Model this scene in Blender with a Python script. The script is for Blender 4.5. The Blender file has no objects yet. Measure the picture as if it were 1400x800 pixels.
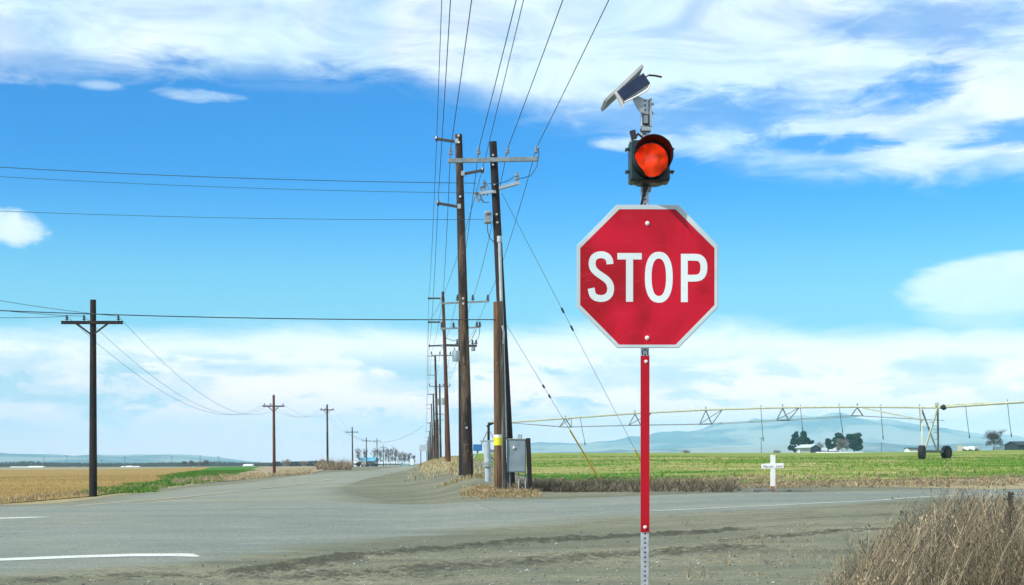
import bpy, math, random
import numpy as np
from mathutils import Vector, Matrix
R = math.radians
random.seed(7); rng = np.random.default_rng(7)
C = bpy.context.scene.collection
sc = bpy.context.scene

# ------------------------------------------------------------------ camera
F, HY, CZ = 1944.0, 636.0, 1.5          # focal length in photo pixels, horizon row, eye height
cam = bpy.data.cameras.new('camera'); co = bpy.data.objects.new('camera', cam); C.objects.link(co)
co.location = (0, 0, CZ); co.rotation_euler = (R(90), 0, 0)
cam.sensor_width = 36; cam.lens = F/1400*36; cam.shift_y = (HY-400)/1400
cam.clip_start = .1; cam.clip_end = 60000
sc.camera = co

# ------------------------------------------------------------------ sun + sky
SD = Vector((-.62, -.47, .63)).normalized()
sl = bpy.data.lights.new('sun', 'SUN'); sl.energy = 4.4; sl.angle = R(.6); sl.color = (1, .95, .87)
so = bpy.data.objects.new('sun', sl); C.objects.link(so)
so.rotation_euler = SD.to_track_quat('Z', 'Y').to_euler(); so.location = (-20, -20, 30)
sc.view_settings.view_transform = 'Standard'; sc.view_settings.look = 'None'
sc.view_settings.exposure = 0.12; sc.view_settings.gamma = 1
sc.cycles.max_bounces = 6; sc.cycles.volume_bounces = 1
sc.cycles.use_denoising = True

W = bpy.data.worlds.new('World'); sc.world = W; W.use_nodes = True
nt = W.node_tree; nt.nodes.clear()
def N(t, typ, **k):
    n = t.nodes.new(typ)
    for a, b in k.items(): setattr(n, a, b)
    return n
class G:
    """tiny expression helper for node trees"""
    def __init__(s, t): s.t = t
    def put(s, sock, v):
        if isinstance(v, bpy.types.NodeSocket): s.t.links.new(v, sock)
        elif v is not None: sock.default_value = v
    def m(s, op, a, b=None, c=None, clamp=False):
        n = N(s.t, 'ShaderNodeMath', operation=op, use_clamp=clamp)
        s.put(n.inputs[0], a); s.put(n.inputs[1], b)
        if c is not None: s.put(n.inputs[2], c)
        return n.outputs[0]
    def ss(s, v, lo, hi, a=0., b=1.):
        n = N(s.t, 'ShaderNodeMapRange', interpolation_type='SMOOTHSTEP')
        s.put(n.inputs[0], v); n.inputs[1].default_value = lo; n.inputs[2].default_value = hi
        n.inputs[3].default_value = a; n.inputs[4].default_value = b
        return n.outputs[0]
    def lin(s, v, lo, hi, a=0., b=1.):
        n = N(s.t, 'ShaderNodeMapRange')
        s.put(n.inputs[0], v); n.inputs[1].default_value = lo; n.inputs[2].default_value = hi
        n.inputs[3].default_value = a; n.inputs[4].default_value = b
        return n.outputs[0]
    def mix(s, f, a, b, mode='MIX'):
        n = N(s.t, 'ShaderNodeMix', data_type='RGBA', blend_type=mode)
        s.put(n.inputs[0], f)
        for i, v in ((6, a), (7, b)):
            if isinstance(v, (tuple, list)): v = tuple(v)+((1,) if len(v) == 3 else ())
            s.put(n.inputs[i], v)
        return n.outputs[2]
    def comb(s, x, y, z=0.):
        n = N(s.t, 'ShaderNodeCombineXYZ')
        for i, v in enumerate((x, y, z)): s.put(n.inputs[i], v)
        return n.outputs[0]
    def noise(s, vec, scale, detail=4, rough=.5, dist=0., col=False, ntype='FBM'):
        n = N(s.t, 'ShaderNodeTexNoise'); s.put(n.inputs['Vector'], vec)
        n.inputs['Scale'].default_value = scale; n.inputs['Detail'].default_value = detail
        n.inputs['Roughness'].default_value = rough; n.inputs['Distortion'].default_value = dist
        return n.outputs[1 if col else 0]
    def vmul(s, v, k):
        n = N(s.t, 'ShaderNodeVectorMath', operation='MULTIPLY'); s.put(n.inputs[0], v); n.inputs[1].default_value = k
        return n.outputs[0]
    def ramp(s, v, stops):
        n = N(s.t, 'ShaderNodeValToRGB'); s.put(n.inputs[0], v)
        e = n.color_ramp.elements
        while len(e) < len(stops): e.new(.5)
        for q, (p, c) in zip(e, stops): q.position = p; q.color = tuple(c)+(1,)
        return n.outputs[0]

def build_sky():
    g = G(nt); L = nt.links
    out = N(nt, 'ShaderNodeOutputWorld'); bg = N(nt, 'ShaderNodeBackground')
    sky = N(nt, 'ShaderNodeTexSky', sky_type='NISHITA'); sky.sun_disc = False
    sky.sun_elevation = math.asin(SD.z); sky.sun_rotation = math.atan2(SD.x, SD.y)
    sky.air_density = 1.0; sky.dust_density = .3; sky.ozone_density = 3.0
    tc = N(nt, 'ShaderNodeTexCoord'); sep = N(nt, 'ShaderNodeSeparateXYZ'); L.new(tc.outputs['Generated'], sep.inputs[0])
    x, y, z = sep.outputs
    az = g.m('ARCTAN2', x, y); el = g.m('ARCSINE', z)
    # working units: degrees*10-ish => u, v in "sky pixels" (1 unit = 1/1944 rad)
    u = g.m('MULTIPLY', az, F); v = g.m('MULTIPLY', el, F)          # v: height above the horizon
    def U(px): return math.atan((px-700)/F)*F
    def V(px, py): return math.atan((HY-py)/F*math.cos(math.atan((px-700)/F)))*F
    vec = g.comb(u, v)
    def wave(scale_x, scale_y, seed, detail=5, rough=.55, dist=0.):
        return g.noise(g.comb(g.m('MULTIPLY_ADD', u, scale_x, seed), g.m('MULTIPLY', v, scale_y), seed), 1, detail, rough, dist)
    def curve(pts, lo=-400, hi=400, vmax=700):
        """height v as a function of u"""
        P_ = [(U(a), V(a, b)) for a, b in pts]; out = None; prev = 0.
        for i in range(len(P_)-1):
            k = (P_[i+1][1]-P_[i][1])/(P_[i+1][0]-P_[i][0]); w = g.m('MULTIPLY', g.m('MAXIMUM', g.m('SUBTRACT', u, P_[i][0]), 0.), k-prev); prev = k
            out = w if out is None else g.m('ADD', out, w)
        w = g.m('MULTIPLY', g.m('MAXIMUM', g.m('SUBTRACT', u, P_[-1][0]), 0.), -prev)
        return g.m('ADD', g.m('ADD', out, w), P_[0][1])
    # base blue: the sky texture, graded to the deep cyan of the photograph
    hsv = N(nt, 'ShaderNodeHueSaturation'); L.new(sky.outputs[0], hsv.inputs['Color'])
    hsv.inputs['Hue'].default_value = .478; hsv.inputs['Saturation'].default_value = SKYSAT; hsv.inputs['Value'].default_value = SKYVAL
    bright = g.ss(v, 120, 330)
    base = g.mix(1., hsv.outputs[0], g.mix(bright, (.98, 1.0, 1.0), (.0, .63, 1.18)), 'MULTIPLY')
    pale = g.m('MULTIPLY', g.ss(v, 410, 165), .9)
    base = g.mix(pale, base, (2.2, 6.9, 9.6))
    # --- high cirrus sheet with a wavy lower border
    wv = g.noise(vec, .0035, 5, .6, .6); wf = wave(.006, .022, 3.1, 6, .62, .8)
    low = curve([(0, 104), (120, 100), (260, 100), (420, 98), (540, 104), (610, 140), (700, 158), (800, 185), (930, 214), (1100, 236), (1260, 250), (1400, 238)])
    dd = g.m('SUBTRACT', v, low)
    dd = g.m('ADD', dd, g.m('MULTIPLY', g.m('SUBTRACT', wf, .5), 90))
    top = g.ss(dd, -14, 34)
    streak = g.ss(wave(.0038, .013, 11.7, 7, .62, 1.0), .28, .62, .55, 1.)
    def blob(px, py, rx, ry, rot=0., p=1.):
        """soft elliptical region of sky, 0..1"""
        cu, cv_ = U(px), V(px, py); c_, s_ = math.cos(rot), math.sin(rot)
        du = g.m('SUBTRACT', u, cu); dv = g.m('SUBTRACT', v, cv_)
        a = g.m('ADD', g.m('MULTIPLY', du, c_/rx), g.m('MULTIPLY', dv, s_/rx))
        b = g.m('ADD', g.m('MULTIPLY', du, -s_/ry), g.m('MULTIPLY', dv, c_/ry))
        r2 = g.m('ADD', g.m('MULTIPLY', a, a), g.m('MULTIPLY', b, b))
        return g.m('SUBTRACT', 1., r2)
    def soft(bl, wob, amp, lo, hi):
        return g.ss(g.m('ADD', bl, g.m('MULTIPLY', g.m('SUBTRACT', wob, .5), amp)), lo, hi)
    wq = wave(.012, .042, 5.5, 7, .66, .7); wf = g.m('ADD', g.m('MULTIPLY', wf, .45), g.m('MULTIPLY', wq, .55))
    den = g.m('MULTIPLY', top, streak)
    holes = [(1250, 122, 62, 24, .2, .85), (1245, 32, 110, 28, -.1, .6), (1125, 199, 90, 12, 0, .95), (1378, 184, 60, 14, 0, .85),
             (900, 158, 260, 28, .05, .7), (650, 142, 70, 26, -.3, .45), (760, 196, 90, 22, 0, .95), (60, 88, 90, 14, 0, .5), (1010, 150, 90, 26, .1, .35)]
    for i, (a, b, rx, ry, rot, k) in enumerate(holes):
        h = g.m('MULTIPLY', soft(blob(a, b, rx*1.25, ry*1.35, rot), wf, 5.0, -.3, 1.1), k)
        den = g.m('MULTIPLY', den, g.m('SUBTRACT', 1., h))
    # thin wisps and small clouds
    adds = [(265, 129, 62, 8, -.02, .75), (136, 116, 30, 6, 0, .5), (880, 196, 90, 10, 0, .8), (400, 118, 120, 8, 0, .12)]
    for a, b, rx, ry, rot, k in adds:
        h = g.m('MULTIPLY', soft(blob(a, b, rx*1.15, ry*1.3, rot), wf, 4.5, .0, 1.5), k)
        den = g.m('MAXIMUM', den, h)
    puff = g.noise(vec, .022, 6, .62)
    den = g.m('MAXIMUM', den, g.m('MULTIPLY', soft(blob(18, 312, 44, 27, -.15), puff, 2.4, .0, 1.0), .95))
    den = g.m('MAXIMUM', den, g.m('MULTIPLY', soft(blob(1372, 390, 145, 46, .06), wf, 1.2, .0, .55), .97))
    den = g.m('MAXIMUM', den, g.m('MULTIPLY', soft(blob(1350, 425, 100, 34, .06), wf, 1.4, -.1, .9), .6))
    # --- low cloud bank
    lowc = curve([(0, 446), (150, 452), (330, 446), (480, 440), (620, 456), (760, 446), (900, 440), (1050, 448), (1250, 446), (1400, 454)])
    wl = wave(.006, .02, 7.7, 6, .6, .5)
    d2 = g.m('SUBTRACT', lowc, v); d2 = g.m('ADD', d2, g.m('MULTIPLY', g.m('SUBTRACT', wl, .5), 60))
    bank = g.m('MULTIPLY', g.ss(d2, -16, 26), .96)
    # grey-blue undersides inside the bank
    w3 = g.m('ADD', g.m('MULTIPLY', wave(.0065, .024, 21.3, 6, .58, .3), .6), g.m('MULTIPLY', g.noise(g.vmul(vec, (.016, .034, 0)), 1, 7, .62), .4))
    band = g.m('MULTIPLY', g.ss(v, 20, 90), g.ss(v, 168, 122))
    grey = g.m('MULTIPLY', g.m('MULTIPLY', g.ss(w3, .46, .56), band), g.ss(u, 560, -60, .45, 1.))
    base_low = g.ss(v, 112, 40)
    for a, b, rx, ry in ((60, 505, 120, 30), (220, 530, 120, 24), (370, 505, 150, 13), (550, 525, 110, 16), (60, 540, 130, 26), (850, 520, 130, 24), (1290, 500, 80, 14)):
        grey = g.m('MAXIMUM', grey, g.m('MULTIPLY', soft(blob(a, b, rx*1.2, ry*1.3), w3, 4.0, .0, 1.2), .8))
    for a, b, rx, ry in ((455, 440, 26, 8), (300, 488, 40, 7)):
        grey = g.m('MAXIMUM', grey, g.m('MULTIPLY', soft(blob(a, b, rx, ry), w3, 1.4, .1, 1.), .55))
    ccol = g.mix(g.m('MULTIPLY', base_low, .75), (12.6, 13.0, 13.0), (7.6, 9.9, 10.6))
    ccol = g.mix(g.m('MULTIPLY', grey, .9), ccol, (3.4, 7.0, 8.6))
    hi_col = g.mix(g.ss(wv, .35, .7), (8.6, 10.9, 11.8), (11.6, 12.0, 12.2))
    cloud = g.mix(bank, hi_col, ccol)
    tot = g.m('MAXIMUM', g.m('MULTIPLY', den, .95), bank)
    fin = g.mix(tot, base, cloud)
    near_h = g.ss(v, 190, 15)          # the sky itself is brightest low over the plain
    fin = g.mix(1., fin, g.mix(near_h, (1, 1, 1), (1.95, 1.12, 1.04)), 'MULTIPLY')
    bg.inputs['Strength'].default_value = .088
    L.new(fin, bg.inputs['Color']); L.new(bg.outputs[0], out.inputs['Surface'])
SKYSAT, SKYVAL = 1.35, 1.5
build_sky()

# ------------------------------------------------------------------ geometry helpers
def P(px, py, Y): return Vector(((px-700)/F*Y, Y, CZ-(py-HY)/F*Y))
class MB:
    def __init__(s): s.v = []; s.f = []; s.c = []
    def add(s, vs, fs, col=None):
        o = len(s.v); s.v += [tuple(q) for q in vs]; s.f += [tuple(i+o for i in f) for f in fs]
        if col is not None: s.c += [col]*len(fs)
    def box(s, c, d, M=None):
        x, y, z = (k/2 for k in d); vs = [Vector((a, b, e)) for a in (-x, x) for b in (-y, y) for e in (-z, z)]
        if M: vs = [M @ q for q in vs]
        c = Vector(c); vs = [q+c for q in vs]
        s.add(vs, [(0, 1, 3, 2), (4, 6, 7, 5), (0, 4, 5, 1), (2, 3, 7, 6), (0, 2, 6, 4), (1, 5, 7, 3)])
    def beam(s, a, b, w, h, up=(0, 0, 1)):
        a, b = Vector(a), Vector(b); d = (b-a).normalized(); up = Vector(up)
        if abs(d.dot(up)) > .98: up = Vector((0, 1, 0))
        x = d.cross(up).normalized(); y = x.cross(d)
        vs = [p+x*i*w/2+y*j*h/2 for p in (a, b) for i, j in ((-1, -1), (1, -1), (1, 1), (-1, 1))]
        s.add(vs, [(0, 3, 2, 1), (4, 5, 6, 7)]+[(i, (i+1) % 4, 4+(i+1) % 4, 4+i) for i in range(4)])
    def tube(s, pts, rad, n=6, cap=True, col=None):
        pts = [Vector(p) for p in pts]; m = len(pts)
        if not hasattr(rad, '__len__'): rad = [rad]*m
        t0 = (pts[1]-pts[0]).normalized(); ref = Vector((0, 0, 1)) if abs(t0.z) < .9 else Vector((0, 1, 0))
        x = t0.cross(ref).normalized(); vs = []
        for i, p in enumerate(pts):
            t = (pts[min(i+1, m-1)]-pts[max(i-1, 0)]).normalized()
            x = (x-t*x.dot(t)).normalized(); y = t.cross(x)
            vs += [p+(x*math.cos(k*2*math.pi/n)+y*math.sin(k*2*math.pi/n))*rad[i] for k in range(n)]
        fs = [(i*n+k, i*n+(k+1) % n, (i+1)*n+(k+1) % n, (i+1)*n+k) for i in range(m-1) for k in range(n)]
        if cap: fs += [tuple(range(n-1, -1, -1)), tuple(range((m-1)*n, m*n))]
        s.add(vs, fs, col)
    def prism(s, poly, depth):           # poly: 3D points (planar, any), depth: extrusion vector
        n = len(poly); poly = [Vector(p) for p in poly]; d = Vector(depth)
        s.add(poly+[p+d for p in poly], [tuple(range(n)), tuple(range(2*n-1, n-1, -1))]+[(i, (i+1) % n, n+(i+1) % n, n+i) for i in range(n)])
    def build(s, name, mat, parent=None, smooth=False, bevel=0, loc=None):
        me = bpy.data.meshes.new(name); me.from_pydata(s.v, [], s.f); me.update()
        import bmesh
        bm = bmesh.new(); bm.from_mesh(me)
        if len(s.f) < 60000 and not s.c: bmesh.ops.recalc_face_normals(bm, faces=bm.faces)
        bm.to_mesh(me); bm.free()
        if s.c:
            at = me.color_attributes.new('tint', 'FLOAT_COLOR', 'CORNER'); a = np.ones((len(me.loops), 4), 'f')
            k = 0; flat = []
            for f, c in zip(s.f, s.c): flat += [c]*len(f)
            a[:, :3] = np.array(flat, 'f'); at.data.foreach_set('color', a.ravel())
        if mat: me.materials.append(mat)
        if smooth:
            for p in me.polygons: p.use_smooth = True
            try: me.set_sharp_from_angle(angle=R(40))
            except Exception: pass
        o = bpy.data.objects.new(name, me); C.objects.link(o)
        if bevel:
            b = o.modifiers.new('b', 'BEVEL'); b.width = bevel; b.segments = 2; b.limit_method = 'ANGLE'
        if parent:
            o.parent = parent; o.matrix_parent_inverse = Matrix.Translation(parent.location).inverted()
        return o
def tag(o, label=None, cat=None, group=None, kind=None):
    if label: o['label'] = label
    if cat: o['category'] = cat
    if group: o['group'] = group
    if kind: o['kind'] = kind
    return o
def thing(name, loc, label, cat, group=None):
    o = bpy.data.objects.new(name, None); C.objects.link(o); o.location = loc; o.empty_display_size = .2
    bpy.context.view_layer.update()
    return tag(o, label, cat, group)

# ------------------------------------------------------------------ materials
def newmat(name):
    m = bpy.data.materials.new(name); m.use_nodes = True; t = m.node_tree
    b = t.nodes['Principled BSDF']; return m, t, b, G(t)
def pos(t): return N(t, 'ShaderNodeNewGeometry').outputs['Position']
def addbump(t, b, h, strength=.3, dist=.02):
    n = N(t, 'ShaderNodeBump'); n.inputs['Strength'].default_value = strength; n.inputs['Distance'].default_value = dist
    t.links.new(h, n.inputs['Height']); t.links.new(n.outputs[0], b.inputs['Normal'])
def simple(name, c1, c2=None, rough=.6, metal=0., scale=8, bump=0., stretch=None, dist=.01, spec=.5):
    m, t, b, g = newmat(name); c2 = c2 or tuple(k*.75 for k in c1)
    tc = N(t, 'ShaderNodeTexCoord').outputs['Object']
    v = g.vmul(tc, stretch) if stretch else tc
    n1 = g.noise(v, scale, 6, .6)
    t.links.new(g.mix(g.ss(n1, .35, .65), c1, c2), b.inputs['Base Color'])
    b.inputs['Roughness'].default_value = rough; b.inputs['Metallic'].default_value = metal
    b.inputs['Specular IOR Level'].default_value = spec
    if bump: addbump(t, b, n1, bump, dist)
    return m
M = {}
def wood(name, c1, c2, c3):
    m, t, b, g = newmat(name); tc = N(t, 'ShaderNodeTexCoord').outputs['Object']
    grain = g.noise(g.vmul(tc, (16, 16, .8)), 1, 6, .68); big = g.noise(g.vmul(tc, (4, 4, .7)), 1, 5, .65)
    crack = g.noise(g.vmul(tc, (26, 26, .5)), 1, 4, .55)
    c = g.mix(g.ss(grain, .42, .56), c1, c2); c = g.mix(g.ss(big, .46, .62), c, c3); knot = g.noise(g.vmul(tc, (9, 9, 4)), 1, 4, .7); c = g.mix(g.m('MULTIPLY', g.ss(knot, .60, .68), .7), c, tuple(min(1, q*2.2+.01) for q in c3))
    c = g.mix(g.m('MULTIPLY', g.ss(crack, .54, .62), .85), c, (.008, .006, .006))
    t.links.new(c, b.inputs['Base Color']); b.inputs['Roughness'].default_value = .85
    addbump(t, b, grain, .6, .01); return m
M['wood_dark'] = wood('dark_wood', (.042, .027, .018), (.009, .008, .008), (.105, .070, .042))
M['wood_black'] = wood('black_wood', (.010, .009, .010), (.004, .004, .006), (.022, .014, .010))
M['wood_brown'] = wood('brown_wood', (.20, .105, .045), (.09, .050, .025), (.12, .075, .035))
M['wood_rust'] = wood('rust_wood', (.13, .045, .018), (.06, .022, .010), (.09, .035, .015))
M['wood_grey'] = wood('grey_wood', (.16, .16, .14), (.07, .07, .06), (.10, .09, .075))
M['arm'] = simple('grey_arm', (.22, .27, .29), (.14, .18, .20), .6, 0, 6)
M['arm_dark'] = simple('dark_arm', (.05, .05, .055), (.03, .03, .03), .7)
M['galv'] = simple('galvanized', (.56, .60, .62), (.40, .45, .47), .38, .75, 25)
M['galv_d'] = simple('galvanized_dull', (.38, .44, .46), (.28, .34, .36), .5, .4, 12)
M['conduit'] = simple('grey_conduit', (.42, .50, .54), (.32, .40, .44), .5, 0, 5)
M['cabinet'] = simple('grey_paint', (.20, .27, .30), (.16, .22, .25), .45, 0, 4)
M['insul'] = simple('porcelain', (.30, .36, .38), (.12, .14, .16), .25, 0, 30)
M['insul_d'] = simple('dark_porcelain', (.03, .035, .05), (.015, .015, .02), .3, 0, 30)
M['pole_bolt'] = simple('bolt_zinc', (.62, .64, .64), (.5, .52, .52), .4, .5)
M['wire'] = simple('wire_dark', (.015, .05, .07), (.01, .03, .04), .6)
M['wire_al'] = simple('wire_aluminium', (.05, .09, .11), (.04, .06, .07), .5)
M['guy'] = simple('guy_steel', (.20, .23, .23), (.14, .16, .16), .5, .5)
M['yellow'] = simple('yellow_plastic', (.72, .50, .02), (.60, .40, .02), .5)
M['yellow_b'] = simple('yellow_tape', (.85, .78, .02), (.70, .62, .02), .5)
M['white'] = simple('white_paint', (.80, .80, .78), (.70, .70, .68), .5, 0, 5)
M['black'] = simple('black_plastic', (.012, .012, .015), (.02, .02, .022), .5)
M['rubber'] = simple('black_rubber', (.010, .012, .018), (.022, .022, .026), .8, 0, 30)
M['pivot'] = simple('galvanized_pipe', (.50, .53, .40), (.38, .42, .33), .45, .3, 4)
M['pivot_d'] = simple('galvanized_strut', (.17, .20, .17), (.11, .13, .12), .5, .3, 4)
M['hose'] = simple('hose_grey', (.05, .06, .07), (.03, .035, .04), .6)
M['brick'] = simple('red_brown_wood', (.38, .15, .07), (.26, .10, .05), .8)
M['stonegrey'] = simple('weathered_plank', (.18, .19, .18), (.08, .09, .09), .85, 0, 6)
M['bluebin'] = simple('blue_paint', (.02, .16, .42), (.02, .12, .34), .5)

def attr(t, name):
    n = N(t, 'ShaderNodeAttribute'); n.attribute_name = name; return n
# dirt + gravel colour, shared by everything that blends into the bare ground
def dirt_nodes(t, g):
    p = pos(t)
    big = g.noise(g.vmul(p, (.10, .22, 0)), 1, 5, .6, .6)
    mid = g.noise(g.vmul(p, (.9, 1.3, 0)), 1, 5, .65)
    fine = g.noise(p, 9, 4, .7)
    spk = g.noise(p, 34, 2, .6)
    c = g.mix(g.ss(big, .38, .62), (.155, .162, .108), (.235, .228, .152))
    c = g.mix(g.m('MULTIPLY', g.ss(mid, .48, .70), .55), c, (.135, .142, .112))
    c = g.mix(g.m('MULTIPLY', g.ss(fine, .50, .66), .7), c, (.115, .122, .098))
    clod = g.noise(g.vmul(p, (2.4, 5.5, 0)), 1, 5, .7)
    c = g.mix(g.m('MULTIPLY', g.ss(clod, .50, .66), .65), c, (.095, .098, .070)); trk = g.noise(g.vmul(p, (.07, .75, 0)), 1, 5, .62, .4); c = g.mix(g.m('MULTIPLY', g.ss(trk, .50, .66), .5), c, (.10, .103, .075))
    c = g.mix(g.m('MULTIPLY', g.ss(spk, .60, .72), .65), c, (.30, .30, .24))
    c = g.mix(g.m('MULTIPLY', g.ss(spk, .42, .32), .7), c, (.09, .095, .08))
    return c, mid, fine, spk
def mat_dirt():
    m, t, b, g = newmat('dirt'); c, mid, fine, spk = dirt_nodes(t, g)
    a = attr(t, 'ground'); sep = N(t, 'ShaderNodeSeparateColor'); t.links.new(a.outputs['Color'], sep.inputs[0])
    p = pos(t)
    n2 = g.noise(g.vmul(p, (1.2, 2.2, 0)), 1, 6, .7)
    # r: dry straw ground cover, g: far farmland, b: damp churned soil
    straw = g.mix(g.ss(n2, .35, .68), (.40, .33, .185), (.22, .20, .115))
    c = g.mix(g.ss(g.m('ADD', sep.outputs[0], g.m('MULTIPLY', g.m('SUBTRACT', n2, .5), .9)), .3, .75), c, straw)
    far = g.mix(g.ss(g.noise(g.vmul(p, (.004, .0015, 0)), 1, 5, .6), .4, .6), (.24, .22, .13), (.15, .16, .10))
    c = g.mix(sep.outputs[1], c, far)
    wet = g.ss(g.m('ADD', sep.outputs[2], g.m('MULTIPLY', g.m('SUBTRACT', g.m('ADD', g.m('MULTIPLY', g.noise(g.vmul(p, (1.1, 7, 0)), 1, 6, .72), .6), g.m('MULTIPLY', fine, .4)), .5), 3.6)), .45, 1.0)
    c = g.mix(g.m('MULTIPLY', wet, .85), c, (.058, .060, .046))
    t.links.new(c, b.inputs['Base Color']); b.inputs['Roughness'].default_value = .95; b.inputs['Specular IOR Level'].default_value = .15
    h = g.m('ADD', g.m('MULTIPLY', fine, .6), g.m('MULTIPLY', spk, .5)); addbump(t, b, h, .8, .05); return m
M['dirt'] = mat_dirt()
def mat_asphalt(name='asphalt', dusty=0.):
    m, t, b, g = newmat(name); c, mid, fine, spk = dirt_nodes(t, g); p = pos(t)
    big = g.noise(g.vmul(p, (.12, .35, 0)), 1, 5, .6, .5); lane = g.noise(g.vmul(p, (.05, 1.1, 0)), 1, 4, .6)
    a = g.mix(g.ss(big, .38, .64), (.165, .192, .163), (.225, .243, .20))
    a = g.mix(g.m('MULTIPLY', g.ss(lane, .48, .66), .6), a, (.155, .19, .17)); mot = g.noise(g.vmul(p, (.8, 2.2, 0)), 1, 7, .72); a = g.mix(g.m('MULTIPLY', g.ss(mot, .50, .68), .5), a, (.15, .175, .15)); a = g.mix(g.m('MULTIPLY', g.ss(mot, .46, .32), .45), a, (.33, .35, .295)); dust = g.noise(g.vmul(p, (.09, .3, 0)), 1, 6, .65, 1.); a = g.mix(g.m('MULTIPLY', g.ss(dust, .52-dusty*.2, .70), .6+dusty*.3), a, (.27, .265, .19))
    vc = N(t, 'ShaderNodeTexVoronoi', feature='DISTANCE_TO_EDGE'); t.links.new(g.mix(.06, g.vmul(p, (.16, .30, 0)), g.noise(p, .8, 4, .7, col=True)), vc.inputs['Vector']); vc.inputs['Scale'].default_value = 1.; crk = g.m('MULTIPLY', g.ss(vc.outputs['Distance'], .008, .002), g.ss(big, .45, .6)); a = g.mix(g.m('MULTIPLY', crk, .45), a, (.09, .10, .09))
    s1 = g.noise(p, 26, 3, .7); s2 = g.noise(p, 15, 3, .7)
    a = g.mix(g.m('MULTIPLY', g.ss(s1, .56, .66), .65), a, (.46, .49, .44))
    a = g.mix(g.m('MULTIPLY', g.ss(s1, .44, .34), .8), a, (.08, .095, .085))
    a = g.mix(g.m('MULTIPLY', g.ss(s2, .55, .68), .55), a, (.12, .14, .125))
    e = attr(t, 'edge').outputs['Fac']                       # 1 at the crumbled border, 0 inside
    rag = g.noise(g.vmul(p, (.35, 1.1, 0)), 1, 7, .72); d = g.ss(g.m('ADD', e, g.m('MULTIPLY', g.m('SUBTRACT', rag, .5), 2.2)), .25, .95)
    t.links.new(g.mix(d, a, c), b.inputs['Base Color']); b.inputs['Roughness'].default_value = .9; b.inputs['Specular IOR Level'].default_value = .2
    addbump(t, b, g.m('ADD', s1, s2), .7, .02); return m
M['asphalt'] = mat_asphalt(); M['asphalt_dusty'] = mat_asphalt('dusty_asphalt', 1.)
def mat_line(name, col, wear):
    m, t, b, g = newmat(name); p = pos(t); s = g.noise(p, 22, 4, .7); s2 = g.noise(p, 3, 4, .6)
    t.links.new(g.mix(g.ss(g.m('ADD', s, g.m('MULTIPLY', s2, .5)), wear, wear+.18), col, (.205, .225, .19)), b.inputs['Base Color'])
    b.inputs['Roughness'].default_value = .8; return m
M['line'] = mat_line('line_white', (.58, .60, .55), .80)
M['line_faint'] = mat_line('line_worn', (.46, .50, .45), .72)
M['line_yellow'] = mat_line('line_yellow', (.38, .35, .22), .74)
def mat_field_green():
    m, t, b, g = newmat('green_field'); p = pos(t)
    rows = g.noise(g.vmul(p, (.055, .10, 0)), 1, 7, .70, 2.2); pat = g.noise(g.vmul(p, (.22, .7, 0)), 1, 6, .72); fine = g.noise(g.vmul(p, (2.5, 5, 0)), 1, 4, .7)
    k = g.m('ADD', g.m('MULTIPLY', rows, .62), g.m('ADD', g.m('MULTIPLY', pat, .28), g.m('MULTIPLY', fine, .2)))
    c = g.ramp(k, [(.43, (.035, .150, .010)), (.50, (.075, .205, .016)), (.55, (.20, .27, .045)), (.595, (.38, .35, .13)), (.66, (.44, .38, .18))])
    t.links.new(c, b.inputs['Base Color']); b.inputs['Roughness'].default_value = .95; b.inputs['Specular IOR Level'].default_value = .1
    addbump(t, b, g.m('ADD', pat, fine), 1., .15); return m
M['field_green'] = mat_field_green()
def mat_field_gold():
    m, t, b, g = newmat('stubble_field'); p = pos(t)
    n = g.noise(g.vmul(p, (.04, .10, 0)), 1, 6, .6, .8); f = g.noise(g.vmul(p, (1.2, 2.5, 0)), 1, 5, .7)
    rid = g.noise(g.vmul(p, (.02, .16, 0)), 1, 4, .6, 1.2)
    c = g.mix(g.ss(n, .36, .64), (.27, .18, .055), (.35, .24, .085)); c = g.mix(g.m('MULTIPLY', g.ss(f, .45, .7), .6), c, (.22, .16, .045))
    c = g.mix(g.m('MULTIPLY', g.ss(rid, .56, .68), .6), c, (.17, .145, .035))
    t.links.new(c, b.inputs['Base Color']); b.inputs['Roughness'].default_value = .95; b.inputs['Specular IOR Level'].default_value = .1
    addbump(t, b, f, 1., .12); return m
M['field_gold'] = mat_field_gold()
M['strip_green'] = simple('young_crop', (.035, .15, .012), (.07, .19, .02), .95, 0, .6, .5, None, .1, .1)
M['field_tan'] = simple('tilled_soil', (.34, .28, .17), (.26, .215, .13), .95, 0, .5, .6, (1, .3, 1), .1, .1)
def mat_tint(name, rough=.9, spec=.15, trans=0.):
    m, t, b, g = newmat(name); a = attr(t, 'tint')
    t.links.new(a.outputs['Color'], b.inputs['Base Color']); b.inputs['Roughness'].default_value = rough; b.inputs['Specular IOR Level'].default_value = spec
    return m
M['blade'] = mat_tint('dry_blades'); M['leaf'] = mat_tint('leaves', .8)
def mat_hill():
    m, t, b, g = newmat('hill'); p = pos(t)
    n = g.noise(g.vmul(p, (.0016, .0011, .004)), 1, 7, .62, .4); n2 = g.noise(g.vmul(p, (.0005, .0004, .0)), 1, 4, .6)
    c = g.mix(g.ss(n, .42, .56), (.30, .26, .20), (.05, .06, .055)); c = g.mix(g.m('MULTIPLY', g.ss(n2, .5, .7), .5), c, (.25, .21, .16))  # dark patches put gully shade into the hill colour as relief
    t.links.new(c, b.inputs['Base Color']); b.inputs['Roughness'].default_value = 1.; b.inputs['Specular IOR Level'].default_value = 0.; return m
M['hill'] = mat_hill()

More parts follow.
